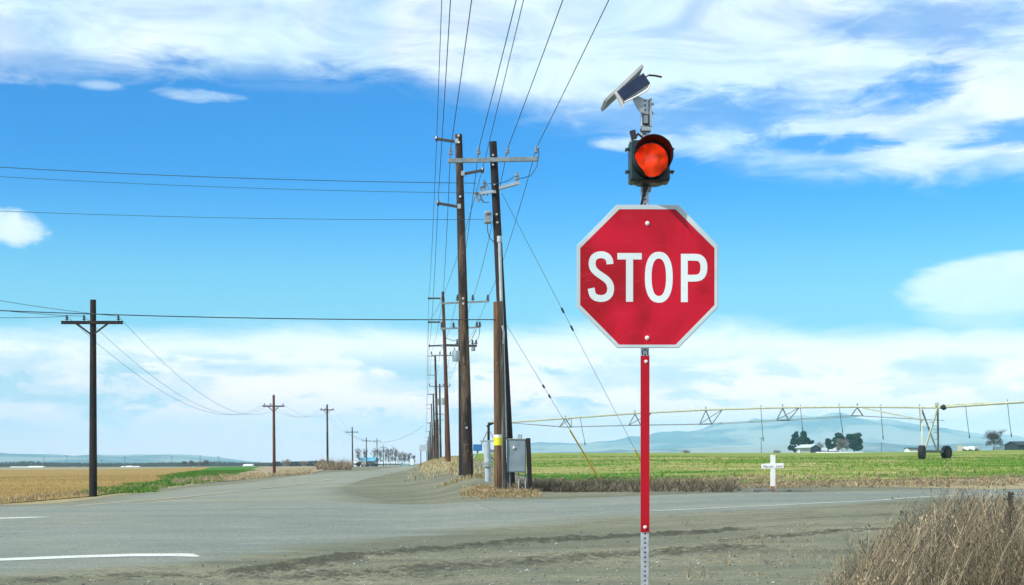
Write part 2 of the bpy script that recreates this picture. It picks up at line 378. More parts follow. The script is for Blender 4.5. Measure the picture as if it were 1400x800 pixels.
# ------------------------------------------------------------------ terrain
# ground rows as seen from eye height: for each bearing (column) the sight-line row at each distance; between them a smooth surface
_Y = np.array([17, 22, 28, 33, 40, 50, 60, 80, 100, 140, 200, 260, 350, 480, 700.])
_COL = {-600: [807, 768, 740, 722, 704, 690, 681, 670, 663, 655, 649, 646.5, 644.3, 642.5, 641],
 0: [800, 765, 735, 712, 694, 688, 679.5, 668.5, 660, 652.5, 647, 644.8, 643.3, 642, 640.5],
 200: [800, 763, 732, 710, 692, 682.5, 675, 665, 658.5, 651, 646, 643.5, 641.5, 640.5, 640],
 330: [800, 762, 732, 708, 690, 679, 671, 662, 656, 650, 645, 641.5, 638.7, 638.3, 638.2],
 430: [800, 761, 731, 708, 689, 676, 667, 656, 648, 645, 641.5, 640, 638.5, 637.8, 637.5],
 565: [799, 760, 731, 709, 688, 672, 660, 651, 645.5, 641.5, 639.5, 639, 638.5, 637.7, 637.5],
 590: [798.5, 760, 730.5, 709, 687, 669, 657, 647, 640, 633, 628, 628.5, 631, 634, 636],
 613: [798, 760, 730, 708, 685, 664, 653, 641, 631, 627, 624.5, 625, 626, 628, 630],
 640: [797, 759, 729, 706, 681, 651, 648.5, 639, 632, 626, 622.7, 621.8, 621, 620.5, 620],
 727: [796, 757, 727, 704, 680, 660, 651, 640, 631, 624, 621, 620, 619.6, 619.4, 619.3],
 900: [793, 752, 722, 699, 677, 661, 648, 636, 629, 623.5, 621, 620, 619.7, 619.5, 619.3],
 1057: [790, 748, 715, 694, 671.5, 657, 646, 635, 629, 624, 621.5, 620.3, 619.8, 619.5, 619.3],
 1270: [785, 744, 709, 689, 673.5, 659, 646, 634.5, 628, 622.5, 619.5, 618.5, 618, 617.8, 617.6],
 1400: [780, 741, 705, 688, 677, 662, 647, 633, 626.5, 620, 617, 616, 615.5, 615.2, 615],
 1900: [775, 740, 703, 687, 675, 661, 647, 633, 625, 619, 616, 615.3, 615, 614.8, 614.7]}
_cx = np.array(sorted(_COL), float); _tab = np.array([_COL[int(k)] for k in _cx]); _ly = np.log(_Y)
def _pchip_slopes(x, y):
    hh = np.diff(x); dl = np.diff(y, axis=-1)/hh; m = np.zeros_like(y); w1 = 2*hh[1:]+hh[:-1]; w2 = hh[1:]+2*hh[:-1]
    with np.errstate(divide='ignore', invalid='ignore'):
        mm = (w1+w2)/(w1/dl[..., :-1]+w2/dl[..., 1:]); m[..., 1:-1] = np.where(dl[..., :-1]*dl[..., 1:] > 0, mm, 0)
    m[..., 0] = dl[..., 0]; m[..., -1] = dl[..., -1]; return m
_mt = _pchip_slopes(_ly, _tab)
_fy = np.linspace(math.log(12), _ly[-1], 400)
def _evalrow(i):
    k = np.clip(np.searchsorted(_ly, _fy)-1, 0, len(_ly)-2); hh = _ly[k+1]-_ly[k]; t = (_fy-_ly[k])/hh; tc = np.clip(t, 0, 1)
    y0, y1, m0, m1 = _tab[i, k], _tab[i, k+1], _mt[i, k]*hh, _mt[i, k+1]*hh
    v = (2*tc**3-3*tc**2+1)*y0+(tc**3-2*tc**2+tc)*m0+(-2*tc**3+3*tc**2)*y1+(tc**3-tc**2)*m1
    return v+np.where(t < 0, t*m0, 0)
_rows = np.array([_evalrow(i) for i in range(len(_cx))])                     # columns x fine rows
_fx = np.linspace(-600, 1900, 501); _mc = _pchip_slopes(_cx, _rows.T)        # rows x columns
def _evalcol():
    k = np.clip(np.searchsorted(_cx, _fx)-1, 0, len(_cx)-2); hh = _cx[k+1]-_cx[k]; t = np.clip((_fx-_cx[k])/hh, 0, 1); R_ = _rows.T
    return (2*t**3-3*t**2+1)*R_[:, k]+(t**3-2*t**2+t)*_mc[:, k]*hh+(-2*t**3+3*t**2)*R_[:, k+1]+(t**3-t**2)*_mc[:, k+1]*hh
_G = _evalcol()                                                              # 400 x 501
_k = np.ones(9)/9; _G = np.apply_along_axis(lambda r: np.convolve(np.pad(r, 4, 'edge'), _k, 'valid'), 1, _G); _G = np.apply_along_axis(lambda r: np.convolve(np.pad(r, 2, 'edge'), np.ones(5)/5, 'valid'), 0, _G)
def H(X, Y):
    X = np.atleast_1d(np.asarray(X, float)); Y = np.atleast_1d(np.asarray(Y, float)); X, Y = np.broadcast_arrays(X, Y)
    Ye = np.clip(Y, 14, 700); px = 700+F*X/np.maximum(Y, 14); a = np.clip((px+600)/5, 0, 499.999); b = np.clip((np.log(Ye)-_fy[0])/(_fy[1]-_fy[0]), 0, 398.999)
    i, j = a.astype(int), b.astype(int); fa, fb_ = a-i, b-j
    py = (_G[j, i]*(1-fa)+_G[j, i+1]*fa)*(1-fb_)+(_G[j+1, i]*(1-fa)+_G[j+1, i+1]*fa)*fb_
    z = CZ-(py-HY)/F*Ye
    n = np.clip((Y-9)/8, 0, 1); n = n*n*(3-2*n); z = z*n
    f = np.clip((Y-700)/900, 0, 1); f = f*f*(3-2*f); return z*(1-f)
def h(x, y): return float(H(x, y)[0])
_T = np.concatenate([np.arange(8, 60, .25), np.arange(60, 200, 1), np.arange(200, 900, 4)])
def GP(px, py):
    """where the sight line through a photo pixel meets the ground"""
    X = (px-700)/F*_T; Z = CZ-(py-HY)/F*_T; D = Z-H(X, _T); i = np.argmax(D < 0)
    if not (D < 0).any(): i = len(_T)-1
    k = D[i-1]/(D[i-1]-D[i]+1e-9) if i else 0; Y = _T[i-1]+(_T[i]-_T[i-1])*min(max(k, 0), 1)
    return (px-700)/F*Y, Y
def resample(pl, n):
    pl = np.array(pl, float); d = np.concatenate([[0], np.cumsum(np.hypot(*np.diff(pl, axis=0).T))]); t = np.linspace(0, d[-1], n)
    return np.stack([np.interp(t, d, pl[:, 0]), np.interp(t, d, pl[:, 1])], 1)
def seg_dist(X, Y, pl):
    best = np.full(X.shape, 1e9)
    for (x0, y0), (x1, y1) in zip(pl[:-1], pl[1:]):
        dx, dy = x1-x0, y1-y0; t = np.clip(((X-x0)*dx+(Y-y0)*dy)/(dx*dx+dy*dy+1e-9), 0, 1)
        best = np.minimum(best, np.hypot(X-x0-t*dx, Y-y0-t*dy))
    return best
def vnoise(X, Y, s, seed=0):
    """smooth value noise"""
    r = np.random.default_rng(seed).random((256, 256)); x = X/s; y = Y/s; xi = np.floor(x).astype(int); yi = np.floor(y).astype(int); fx = x-xi; fy = y-yi
    fx = fx*fx*(3-2*fx); fy = fy*fy*(3-2*fy); a = r[xi % 256, yi % 256]; b = r[(xi+1) % 256, yi % 256]; c = r[xi % 256, (yi+1) % 256]; d = r[(xi+1) % 256, (yi+1) % 256]
    return (a*(1-fx)+b*fx)*(1-fy)+(c*(1-fx)+d*fx)*fy
def grid_obj(name, X, Y, Z, mat, attrs=None, smooth=True):
    n, m = X.shape; me = bpy.data.meshes.new(name); v = np.stack([X, Y, Z], -1).reshape(-1, 3)
    i = np.arange(n*m).reshape(n, m); f = np.stack([i[:-1, :-1], i[:-1, 1:], i[1:, 1:], i[1:, :-1]], -1).reshape(-1, 4)
    a, b_, c = v[f[0, 0]], v[f[0, 1]], v[f[0, 2]]
    if np.cross(b_-a, c-b_)[2] < 0: f = f[:, ::-1]
    me.from_pydata(v.tolist(), [], f.tolist()); me.materials.append(mat)
    for k, val in (attrs or {}).items():
        if val.ndim == 3:
            at = me.color_attributes.new(k, 'FLOAT_COLOR', 'POINT'); w = np.ones((n*m, 4), 'f'); w[:, :3] = val.reshape(-1, 3); at.data.foreach_set('color', w.ravel())
        else:
            at = me.attributes.new(k, 'FLOAT', 'POINT'); at.data.foreach_set('value', val.ravel().astype('f'))
    if smooth: me.polygons.foreach_set('use_smooth', [True]*len(me.polygons))
    o = bpy.data.objects.new(name, me); C.objects.link(o); return o

POLE_LINE = lambda Y: -1.0-.0625*(Y-44)      # the row of poles right of the side road
# strips of churned, damp soil left by turning wheels
RUTS = [[GP(*q) for q in pl] for pl in ([(330, 786), (470, 764), (600, 752), (740, 741), (900, 733), (1000, 727)], [(420, 792), (640, 776), (850, 760), (1000, 752)],
        [(1000, 741), (1150, 728), (1300, 722), (1450, 716)], [(1060, 711), (1250, 704), (1400, 699)], [(0, 797), (200, 790), (420, 790), (600, 790)])]
def ground_attr(X, Y):
    far = np.clip((Y-500)/500, 0, 1)
    side = X-POLE_LINE(Y)
    straw = np.where(Y > 46, np.exp(-((side+.2)/2.2)**2), 0)*np.clip((Y-60)/30, 0, 1)
    straw = np.maximum(straw, np.clip((side-2.0)/1.5, 0, 1)*np.clip((Y-42.5-.06*X)/2, 0, 1))
    straw = np.maximum(straw, np.clip((-X-14-.075*(Y-58)-.02*Y)/2, 0, 1)*np.clip((Y-44)/4, 0, 1))
    wet = np.zeros(X.shape)
    near = (Y < 45) & (np.abs(X) < 25)
    for i, pl in enumerate(RUTS):
        w = (.60, 1.15, .40, .28, .8)[i]; wet[near] = np.maximum(wet[near], (1.1, .85, .9, .65, .7)[i]*np.exp(-(seg_dist(X[near], Y[near], pl)/w)**2))
    return np.stack([straw, far, wet], -1)
def rut_height(X, Y, wet):
    r = (vnoise(X*.45, Y, .16, 3)-.45)*.085+(vnoise(X, Y, .08, 4)-.5)*.06+(vnoise(X*.3, Y, .3, 5)-.5)*.05
    return wet*(r+.02)
yy = np.concatenate([np.arange(-40, 12, 4), np.arange(12, 70, .5), 70*np.exp(np.linspace(0, math.log(12400/70), 240))])
ss_ = np.concatenate([-np.exp(np.linspace(math.log(1), math.log(.42), 12)), np.linspace(-.40, .40, 150), np.exp(np.linspace(math.log(.42), 0, 12))])
SY, SS = np.meshgrid(yy, ss_, indexing='ij'); GX = SS*(45+np.abs(SY)*.95); GY = SY
gatt = ground_attr(GX, GY); gatt[..., 2] = 0
tag(grid_obj('ground', GX, GY, H(GX, GY), M['dirt'], {'ground': gatt}), kind='structure')

def strip(name, left, right, mat, n, m, lift, kind='structure', edge=None, px=True, both=True):
    a = resample([GP(*q) if px else q for q in left], n); b = resample([GP(*q) if px else q for q in right], n)
    t = np.linspace(0, 1, m)[None, :, None]; Q = a[:, None]*(1-t)+b[:, None]*t; X, Y = Q[..., 0], Q[..., 1]
    at = {}
    if edge:
        wd = np.hypot(*(b-a).T)[:, None]; d = np.minimum(t[..., 0], 1-t[..., 0])*wd; at['edge'] = np.clip(1-d/edge, 0, 1)
    Z = H(X, Y)+(lift if not edge else -.05+(lift+.05)*np.clip(d/.35, 0, 1))
    o = grid_obj(name, X, Y, Z, mat, at); tag(o, kind=kind); return o
# fine shoulder of dirt in front, with the ruts as real relief
XS, YS = np.meshgrid(np.linspace(-11, 16, 560), 12+28*np.linspace(0, 1, 420)**1.25, indexing='ij')
sa = ground_attr(XS, YS); sa[..., 0] = 0; sa[..., 1] = 0
fade = np.clip(np.minimum.reduce([XS+11, 16-XS, YS-12, 40-YS])/1.5, 0, 1)
tag(grid_obj('dirt_shoulder', XS, YS, H(XS, YS)+.012*fade-.03*(1-fade)+rut_height(XS, YS, sa[..., 2])*fade+(vnoise(XS, YS, .35, 9)-.5)*.012*fade, M['dirt'], {'ground': sa}), kind='structure')

near = [(-900, 860), (-150, 812), (0, 795), (150, 786), (300, 774), (500, 748), (700, 726), (890, 709), (1100, 698), (1400, 683), (1750, 672), (2300, 668)]
far_ = [(-900, 745), (-150, 703), (0, 693), (150, 688), (300, 686), (500, 690), (620, 688), (727, 684), (890, 678), (1057, 675.5), (1400, 668.5), (1800, 663)]
strip('main_road', near, far_, M['asphalt'], 260, 60, .028, edge=2.4)
strip('side_road', [(20, 694), (127, 683), (250, 667), (375, 655), (430, 648), (500, 643.5)], [(620, 700), (545, 688), (490, 676), (476, 668), (500, 657), (540, 647.5)], M['asphalt_dusty'], 200, 40, .022, edge=4.5)
e0, e1 = GP(500, 643.5), GP(540, 647.5)
strip('far_road', [e0, (e0[0]-3.5, e0[1]+60), (-20.5, 250), (-39, 500), (-58, 760)], [e1, (-9.2, 140), (-16.2, 250), (-31, 500), (-50, 760)], M['asphalt_dusty'], 120, 10, .03, edge=1.2, px=False)
# painted lines
def line(name, pts, w, mat, lift=.034, px=True, taper=False, n=80):
    c = resample([GP(*q) if px else q for q in pts], n); d = np.gradient(c, axis=0); d /= np.hypot(*d.T)[:, None]; nrm = np.stack([-d[:, 1], d[:, 0]], 1)
    ww = np.full(n, w/2)
    if taper: ww[-10:] *= np.linspace(1, .15, 10)
    a = c+nrm*ww[:, None]; b = c-nrm*ww[:, None]; Q = np.stack([a, (a+b)/2, b], 1); X, Y = Q[..., 0], Q[..., 1]
    return tag(grid_obj(name, X, Y, H(X, Y)+lift, mat), kind='structure')
line('edge_line', [(-200, 775), (0, 768), (90, 764.5), (180, 761.8), (240, 761.5), (271, 764)], .62, M['line'], taper=True)
line('centre_line', [(-200, 718), (0, 710.5), (68, 708.5)], .42, M['line'], taper=True)
line('shoulder_line', [(890, 700.5), (1057, 693), (1200, 686), (1400, 676), (1600, 668)], .16, M['line_faint'])
line('worn_line', [(100, 693), (230, 683), (330, 672), (400, 664), (455, 656)], .3, M['line_yellow'])

# fields
strip('green_field', [(727, 664), (890, 664), (1057, 660), (1400, 652), (1900, 642)], [(-20, 700), (40, 700), (100, 700), (190, 700), (330, 560)], M['field_green'], 2, 2, .03)
bpy.data.objects.remove(bpy.data.objects['green_field'])
na = [GP(715, 665), GP(890, 664), GP(1057, 660), GP(1400, 652), GP(1900, 643)]; na = [(-.3, 57)]+na[1:]
fb = [(-46, 700), (60, 700), (130, 700), (250, 700), (430, 640)]
a = resample(na, 160); b = resample(fb, 160); t = (np.linspace(0, 1, 130)**2.4)[None, :, None]; Q = a[:, None]*(1-t)+b[:, None]*t
# keep the field right of the pole embankment
QX = Q[..., 0]; QY = Q[..., 1]; QX = np.maximum(QX, POLE_LINE(QY)+2.4)
tag(grid_obj('green_field', QX, QY, H(QX, QY)+.03, M['field_green']), kind='structure')
def quad_field(name, near_px, far_pts, mat, n=120, m=80, lift=.03, pw=2.2):
    a = resample([GP(*q) for q in near_px], n); b = resample(far_pts, n); t = (np.linspace(0, 1, m)**pw)[None, :, None]; Q = a[:, None]*(1-t)+b[:, None]*t
    return tag(grid_obj(name, Q[..., 0], Q[..., 1], H(Q[..., 0], Q[..., 1])+lift, mat), kind='structure')
quad_field('stubble_field', [(-900, 700), (-300, 700), (0, 689), (60, 684.5), (128, 679)], [(-420, 420), (-250, 420), (-150, 420), (-110, 420), (-88, 420)], M['field_gold'])
quad_field('tilled_field', [(262, 661.5), (300, 659), (340, 655), (430, 646)], [(-73, 420), (-66, 420), (-60, 420), (-50, 420)], M['field_tan'], pw=1.6)
quad_field('crop_strip', [(128, 679), (200, 669.5), (262, 661.5)], [(-88, 420), (-80, 420), (-73, 420)], M['strip_green'], 30, 80, .03, 1.7)

# ------------------------------------------------------------------ far hills
def hills(name, prof, Y0, depth, x0, x1, seed, base=0., amp=1.):
    xs = np.linspace(x0, x1, 260); ys = np.linspace(-1, 1, 46)
    pr = np.interp(xs, [q[0] for q in prof], [q[1] for q in prof]); pr = np.convolve(np.pad(pr, 4, 'edge'), np.ones(9)/9, 'valid')
    XI, YI = np.meshgrid(xs, ys, indexing='ij'); Yw = Y0+YI*depth; Xw = (XI-700)/F*Y0
    hh = ((HY-pr)/F*Y0)[:, None]*np.clip(1-np.abs(YI)**1.6, 0, 1)
    hh = hh*(1-.42*np.abs(vnoise(Xw, Yw*.45, 420, seed)-.5)-.34*np.abs(vnoise(Xw, Yw*.4, 170, seed+1)-.5))*(1+.0*YI)
    tag(grid_obj(name, Xw, Yw, hh-1, M['hill']), kind='structure')
hills('mountain', [(640, 636), (700, 612), (740, 599), (850, 597), (920, 587), (960, 577), (1010, 570), (1090, 564), (1160, 562), (1215, 569), (1260, 583), (1290, 590), (1340, 592), (1420, 597), (1600, 606), (1900, 632)], 9500, 2600, 560, 2000, 11)
hills('foothills', [(560, 634), (700, 624), (800, 614), (1000, 608), (1200, 602), (1400, 605), (1800, 620)], 6000, 1200, 560, 1900, 21)
hills('far_hills', [(-700, 622), (-200, 616), (0, 615), (60, 618), (110, 621), (160, 619.5), (200, 621), (240, 619), (285, 623), (330, 631), (420, 634), (600, 633), (700, 631)], 8200, 1900, -800, 760, 31)

# ------------------------------------------------------------------ vegetation helpers
def blades(name, pts, hgt, wid, cols, per=4, lean=.35, mat='blade', kind='stuff', label=None, cat=None, curve=True, droop=0.):
    """one mesh of thin upright blades; pts: (x, y, scale)"""
    n = len(pts)*per; pts = np.repeat(np.array(pts, float), per, 0)
    x = pts[:, 0]+rng.normal(0, .06, n)*pts[:, 2]; y = pts[:, 1]+rng.normal(0, .06, n)*pts[:, 2]; z = H(x, y)-.01
    hh = hgt*pts[:, 2]*rng.uniform(.45, 1.15, n); a = rng.uniform(0, 2*np.pi, n); w = wid*rng.uniform(.6, 1.4, n)
    lx = rng.normal(0, lean, n)*hh; ly = rng.normal(0, lean, n)*hh
    ca, sa_ = np.cos(a)*w/2, np.sin(a)*w/2
    v = np.empty((n, 5, 3))
    v[:, 0] = np.stack([x-ca, y-sa_, z], 1); v[:, 1] = np.stack([x+ca, y+sa_, z], 1)
    v[:, 2] = np.stack([x+lx*.35-ca*.7, y+ly*.35-sa_*.7, z+hh*.6], 1); v[:, 3] = np.stack([x+lx*.35+ca*.7, y+ly*.35+sa_*.7, z+hh*.6], 1)
    v[:, 4] = np.stack([x+lx, y+ly, z+hh*(1-droop)], 1)
    me = bpy.data.meshes.new(name); i = np.arange(n)*5
    f4 = np.stack([i, i+1, i+3, i+2], 1); f3 = np.stack([i+2, i+3, i+4], 1)
    me.from_pydata(v.reshape(-1, 3).tolist(), [], f4.tolist()+f3.tolist())
    cols = np.array(cols); ci = cols[rng.integers(0, len(cols), n)]*rng.uniform(.75, 1.2, (n, 1))
    at = me.color_attributes.new('tint', 'FLOAT_COLOR', 'POINT'); cc = np.ones((n*5, 4), 'f'); cc[:, :3] = np.repeat(ci, 5, 0); at.data.foreach_set('color', cc.ravel())
    me.materials.append(M[mat]); o = bpy.data.objects.new(name, me); C.objects.link(o); return tag(o, label, cat, None, kind)
STRAW = [(.44, .35, .19), (.36, .28, .14), (.28, .21, .11), (.50, .41, .24)]
TWIG = [(.17, .145, .115), (.23, .20, .155), (.12, .105, .088), (.30, .25, .185)]
GRN = [(.035, .15, .010), (.07, .20, .016), (.13, .25, .03)]
def scatter_px(n, fx, scale=1.):
    out = []
    while len(out) < n:
        px, py = fx(); X, Y = GP(px, py); k = float(vnoise(np.array([X]), np.array([Y*2]), 1.5, 61)[0])*.6+float(vnoise(np.array([X]), np.array([Y*2]), .45, 62)[0])*.4
        if k < .32 or random.random() > (k-.2)*2.4: continue
        out.append((X, Y, scale*random.uniform(.5, 1.2)*(.25+1.3*max(0, k-.22))))
    return out
def band(px0, px1, lo, hi):
    def f():
        px = random.uniform(px0, px1); t = (px-px0)/(px1-px0); return px, random.uniform(lo[0]*(1-t)+lo[1]*t, hi[0]*(1-t)+hi[1]*t)
    return f
# field grass: real blades on the nearer part of both fields
def world_pts(n, xr, yr, test, sc_=1., key=None):
    X = rng.uniform(*xr, n); Y = yr[0]+(yr[1]-yr[0])*rng.uniform(0, 1, n)**1.3; k = test(X, Y); return np.stack([X[k], Y[k], np.full(k.sum(), sc_)*rng.uniform(.6, 1.3, k.sum())], 1)
nf = np.array(na)
def in_green(X, Y): return (Y > np.interp(X, nf[:, 0], nf[:, 1])) & (X > POLE_LINE(Y)+2.6)
patch = lambda X, Y: vnoise(X, Y*1.6, 11, 41)*.55+vnoise(X, Y*1.5, 2.5, 42)*.45
fp = world_pts(42000, (-4, 62), (50, 125), lambda X, Y: in_green(X, Y) & (X < Y*.42) & (patch(X, Y) < .5))
blades('green_grass', fp, .13, .035, GRN, 2, .4, label='green blades growing in the irrigated field', cat='grass')
fp = world_pts(26000, (-4, 62), (50, 125), lambda X, Y: in_green(X, Y) & (X < Y*.42) & (patch(X, Y) > .46))
blades('dry_grass', fp, .12, .03, STRAW, 2, .5, label='straw coloured stubble among the green field', cat='grass')
def in_strip(X, Y): l = -16.9-.203*(Y-57.5); r_ = -19-.161*(Y-85); w = vnoise(X, Y, 1.6, 77)*2.4-1.2+vnoise(X, Y, 9, 78)*3-1.5; return (X > l+w) & (X < r_+w) & (Y > 62)
fp = world_pts(160000, (-52, -12), (58, 230), in_strip)
blades('crop_blades', fp, .15, .045, [(.035, .15, .012), (.06, .19, .02), (.10, .21, .03), (.16, .2, .05)], 2, .4, label='green blades of the narrow crop strip', cat='crop')
bp = scatter_px(160, lambda: (random.uniform(930, 1180), random.uniform(715, 800)), 1.); blades('sparse_grass', bp, .16, .008, STRAW+TWIG, 8, .8, label='sparse dry tufts on the dirt shoulder', cat='grass')
fp = world_pts(30000, (-50, -12), (44, 150), lambda X, Y: (X > -Y*.42) & (X < -16.9-.203*(Y-57.5)+vnoise(X, Y, 5, 79)*2) & (Y > np.interp(X, [GP(q, 0+r)[0] for q, r in ((-150, 703), (0, 691), (127, 682), (250, 667))], [GP(q, r)[1] for q, r in ((-150, 703), (0, 691), (127, 682), (250, 667))])))
blades('stubble', fp, .11, .022, [(.32, .215, .07), (.25, .17, .055), (.18, .13, .045)], 2, .4, label='golden stubble standing in the left field', cat='stubble')
# dead brush along the far road edge
bp = scatter_px(2300, band(722, 1440, (671, 664), (655, 648)), 1.)
blades('dry_brush', bp, .20, .02, TWIG+STRAW, 8, 1.1, label='tangled grey brown brush lining the far road edge', cat='brush')
def dens():
    px = random.choice((random.gauss(752, 22), random.gauss(790, 25), random.gauss(850, 25), random.gauss(930, 40), random.uniform(725, 1010))); return px, random.uniform(664, 673)
bp = scatter_px(900, dens, 1.)
blades('dark_brush', bp, .44, .016, [(.115, .105, .078), (.16, .14, .10), (.26, .225, .155), (.08, .072, .055)], 12, 1.0, label='dark matted weeds at the field corner beside the cabinet', cat='brush')
bp = scatter_px(700, band(632, 735, (682, 680), (664, 668)), 1.)
blades('straw_grass', bp, .20, .018, STRAW+[(.42, .30, .17)], 9, 1.1, label='pale straw grass around the base of the nearest poles', cat='grass')
bp = scatter_px(1000, band(-40, 230, (694, 668), (688, 660)), 1.)
blades('verge_grass', bp, .24, .02, STRAW+TWIG[:2], 5, .4, label='dry verge grass along the edge of the left field', cat='grass')
bp = scatter_px(1100, band(235, 430, (664, 648), (657, 640)), 1.)
blades('verge_weeds', bp, .38, .035, [(.46, .36, .21), (.38, .29, .17), (.30, .24, .15)], 5, .35, label='tan weeds along the left side of the side road', cat='weeds')
bp = scatter_px(500, band(434, 480, (643, 643), (638, 638)), 1.6)
blades('roadside_thicket', bp, 1.0, .05, [(.24, .19, .13), (.32, .25, .17), (.17, .14, .10)], 9, .6, label='brown thicket beside the second left pole', cat='thicket')
ep = [(POLE_LINE(Y)+random.gauss(0, 1.2), Y, 1.) for Y in (random.uniform(60, 260) for _ in range(1900))]+[(-1.55+random.gauss(0, .5), 49.9+random.gauss(0, .5), .8) for _ in range(160)]
blades('bank_grass', ep, .20, .035, STRAW+[(.22, .25, .12)], 3, .5, label='dry grass on the bank under the row of poles', cat='grass')

# foreground weeds: hundreds of tangled stems, bottom right
def weed(mb, base, hgt, lean, colr, w=.0045, twigs=6, seeds=False):
    b = Vector(base); n = 6; pts = []; bend = Vector((lean[0], lean[1], 0))
    for i in range(n+1):
        t = i/n; pts.append(b+Vector((0, 0, hgt*t))+bend*(t**1.8)*hgt+Vector((random.gauss(0, .008), random.gauss(0, .008), 0))*(i > 0))
    mb.tube(pts, [w*(1-.7*i/n) for i in range(n+1)], 3, False, colr)
    for k in range(twigs):
        t = random.uniform(.35, .98); i = min(int(t*n), n-1); p = pts[i].lerp(pts[i+1], t*n-i); a = random.uniform(0, 6.28); L = hgt*random.uniform(.06, .24)*(1.25-t)
        d = Vector((math.cos(a)*.55, math.sin(a)*.55, random.uniform(.5, 1.0))); q = p+d*L*.6; e = q+(d+Vector((random.gauss(0, .3), random.gauss(0, .3), .15)))*L*.5
        mb.tube([p, q, e], [w*.55, w*.4, w*.2], 3, False, colr)
        if seeds or random.random() < .25:
            for r in range(3):
                s = e+Vector((random.gauss(0, .012), random.gauss(0, .012), random.gauss(0, .015))); mb.add([s, s+Vector((.007, 0, .006)), s+Vector((.001, .004, .016))], [(0, 1, 2)], colr)
WC = [(.145, .125, .085), (.19, .16, .105), (.10, .09, .065), (.31, .26, .165), (.055, .050, .038), (.20, .145, .085), (.12, .112, .082), (.24, .205, .14), (.08, .07, .05)]
mb = MB()
def wtop(px): return float(np.interp(px, [1085, 1110, 1150, 1200, 1250, 1300, 1350, 1400, 1500, 1750], [830, 800, 765, 722, 690, 662, 668, 672, 660, 650]))
for i in range(3000):
    px = 1060+(1500-1060)*random.random()**.62; Y = random.uniform(6.6, 10.5); top = wtop(px)+abs(random.gauss(0, 60))-(30*random.random() if random.random() < .10 else 0)
    zt = CZ-(top-HY)/F*Y; X = (px-700)/F*Y
    if zt < .25: continue
    ln = random.gauss(.10, .22); X -= ln*zt
    c = random.choice(WC); kk = random.uniform(.75, 1.45); c = tuple(q*kk for q in c)
    weed(mb, (X, Y, h(X, Y)-.02), zt, (ln, random.gauss(0, .12)), c, random.uniform(.0020, .0036), 8)
tag(mb.build('dry_weeds', M['blade']), 'tangled mass of dry brown weeds in the right foreground', 'weeds', None, 'stuff')
def stalk(px, py, Y, lean, colr, label, w, heavy):
    zt = CZ-(py-HY)/F*Y; X = (px-700)/F*Y-lean*zt; mb = MB(); weed(mb, (X, Y, h(X, Y)-.02), zt, (lean, 0), colr, w, 5, True)
    if heavy:
        for k in range(160):
            t = random.uniform(.82, 1.0); p = Vector((X+lean*zt*t**1.8, Y, zt*t))+Vector((random.gauss(0, .009), random.gauss(0, .009), 0)); mb.add([p, p+Vector((.012, 0, .006)), p+Vector((0, .004, .018))], [(0, 1, 2)], colr)
    tag(mb.build('weed_stalk', M['blade']), label, 'weed')
stalk(1380, 676, 7.4, .02, (.06, .052, .045), 'upright dark seed head standing alone by the right edge of the weeds', .004, True)
stalk(1344, 622, 7.0, .42, (.13, .10, .085), 'long thin stalk leaning right and rising above all the other weeds', .0035, False)
stalk(1313, 640, 7.6, .10, (.34, .24, .16), 'tan stalk standing tallest over the middle of the weeds', .003, False)

# loose stones
mb = MB()
for i in range(3400):
    if i % 3: px = random.uniform(-40, 1440); py = random.uniform(705, 815)
    else: px = random.gauss(620, 260); py = 770-(px-620)*.05+random.gauss(0, 16)
    if px > 300 and py < 690: continue
    lim = np.interp(px, [0, 300, 700, 1400], [760, 745, 735, 700]);
    if py < lim and random.random() < .85: continue
    X, Y = GP(px, py); s = random.uniform(.006, .017)*(2.0 if random.random() < .06 else 1); c = random.choice([(.26, .27, .23), (.20, .21, .18), (.36, .36, .31), (.11, .12, .10)])
    z = h(X, Y)+.02; q = [Vector((X, Y, z))+Vector((random.uniform(.7, 1)*a*s, random.uniform(.7, 1)*b*s, random.uniform(.5, .8)*e*s)) for a, b, e in ((1, 0, 0), (0, 1, 0), (-1, 0, 0), (0, -1, 0), (0, 0, 1.2), (0, 0, -1))]
    mb.add(q, [(0, 1, 4), (1, 2, 4), (2, 3, 4), (3, 0, 4), (1, 0, 5), (2, 1, 5), (3, 2, 5), (0, 3, 5)], c)
tag(mb.build('gravel', M['blade']), 'loose stones strewn over the dirt shoulder', 'gravel', None, 'stuff')

# ================================================================== THINGS
# ------------------------------------------------------------------ stop sign with beacon and solar unit
SY_ = 7.65
def S(px, py, dy=0.): q = P(px, py, SY_); q.y += dy; return q
k_ = SY_/F                                                    # metres per photo pixel at the sign
gx, gz = S(883, 0).x, h(S(883, 0).x, SY_)
root = thing('stop_sign', (gx, SY_, gz), 'red octagonal stop sign with a lit red beacon and solar panel on its post', 'stop sign')
def tube_post(y0, y1, px, w, yoff, holes=True):
    """square perforated post: front sheet with real punched look, side walls"""
    mb = MB(); a, b = S(px, y0, yoff), S(px, y1, yoff); W_ = w*k_
    mb.box(((a.x+b.x)/2, a.y, (a.z+b.z)/2), (W_, W_, abs(a.z-b.z)));
    return mb
post_x = 882.6
top_z, bot_z = S(0, 134).z, gz-.4
mb = MB(); w = 10.6*k_
mb.box((S(post_x, 0).x, SY_+.045, (top_z+bot_z)/2), (w, w, top_z-bot_z))
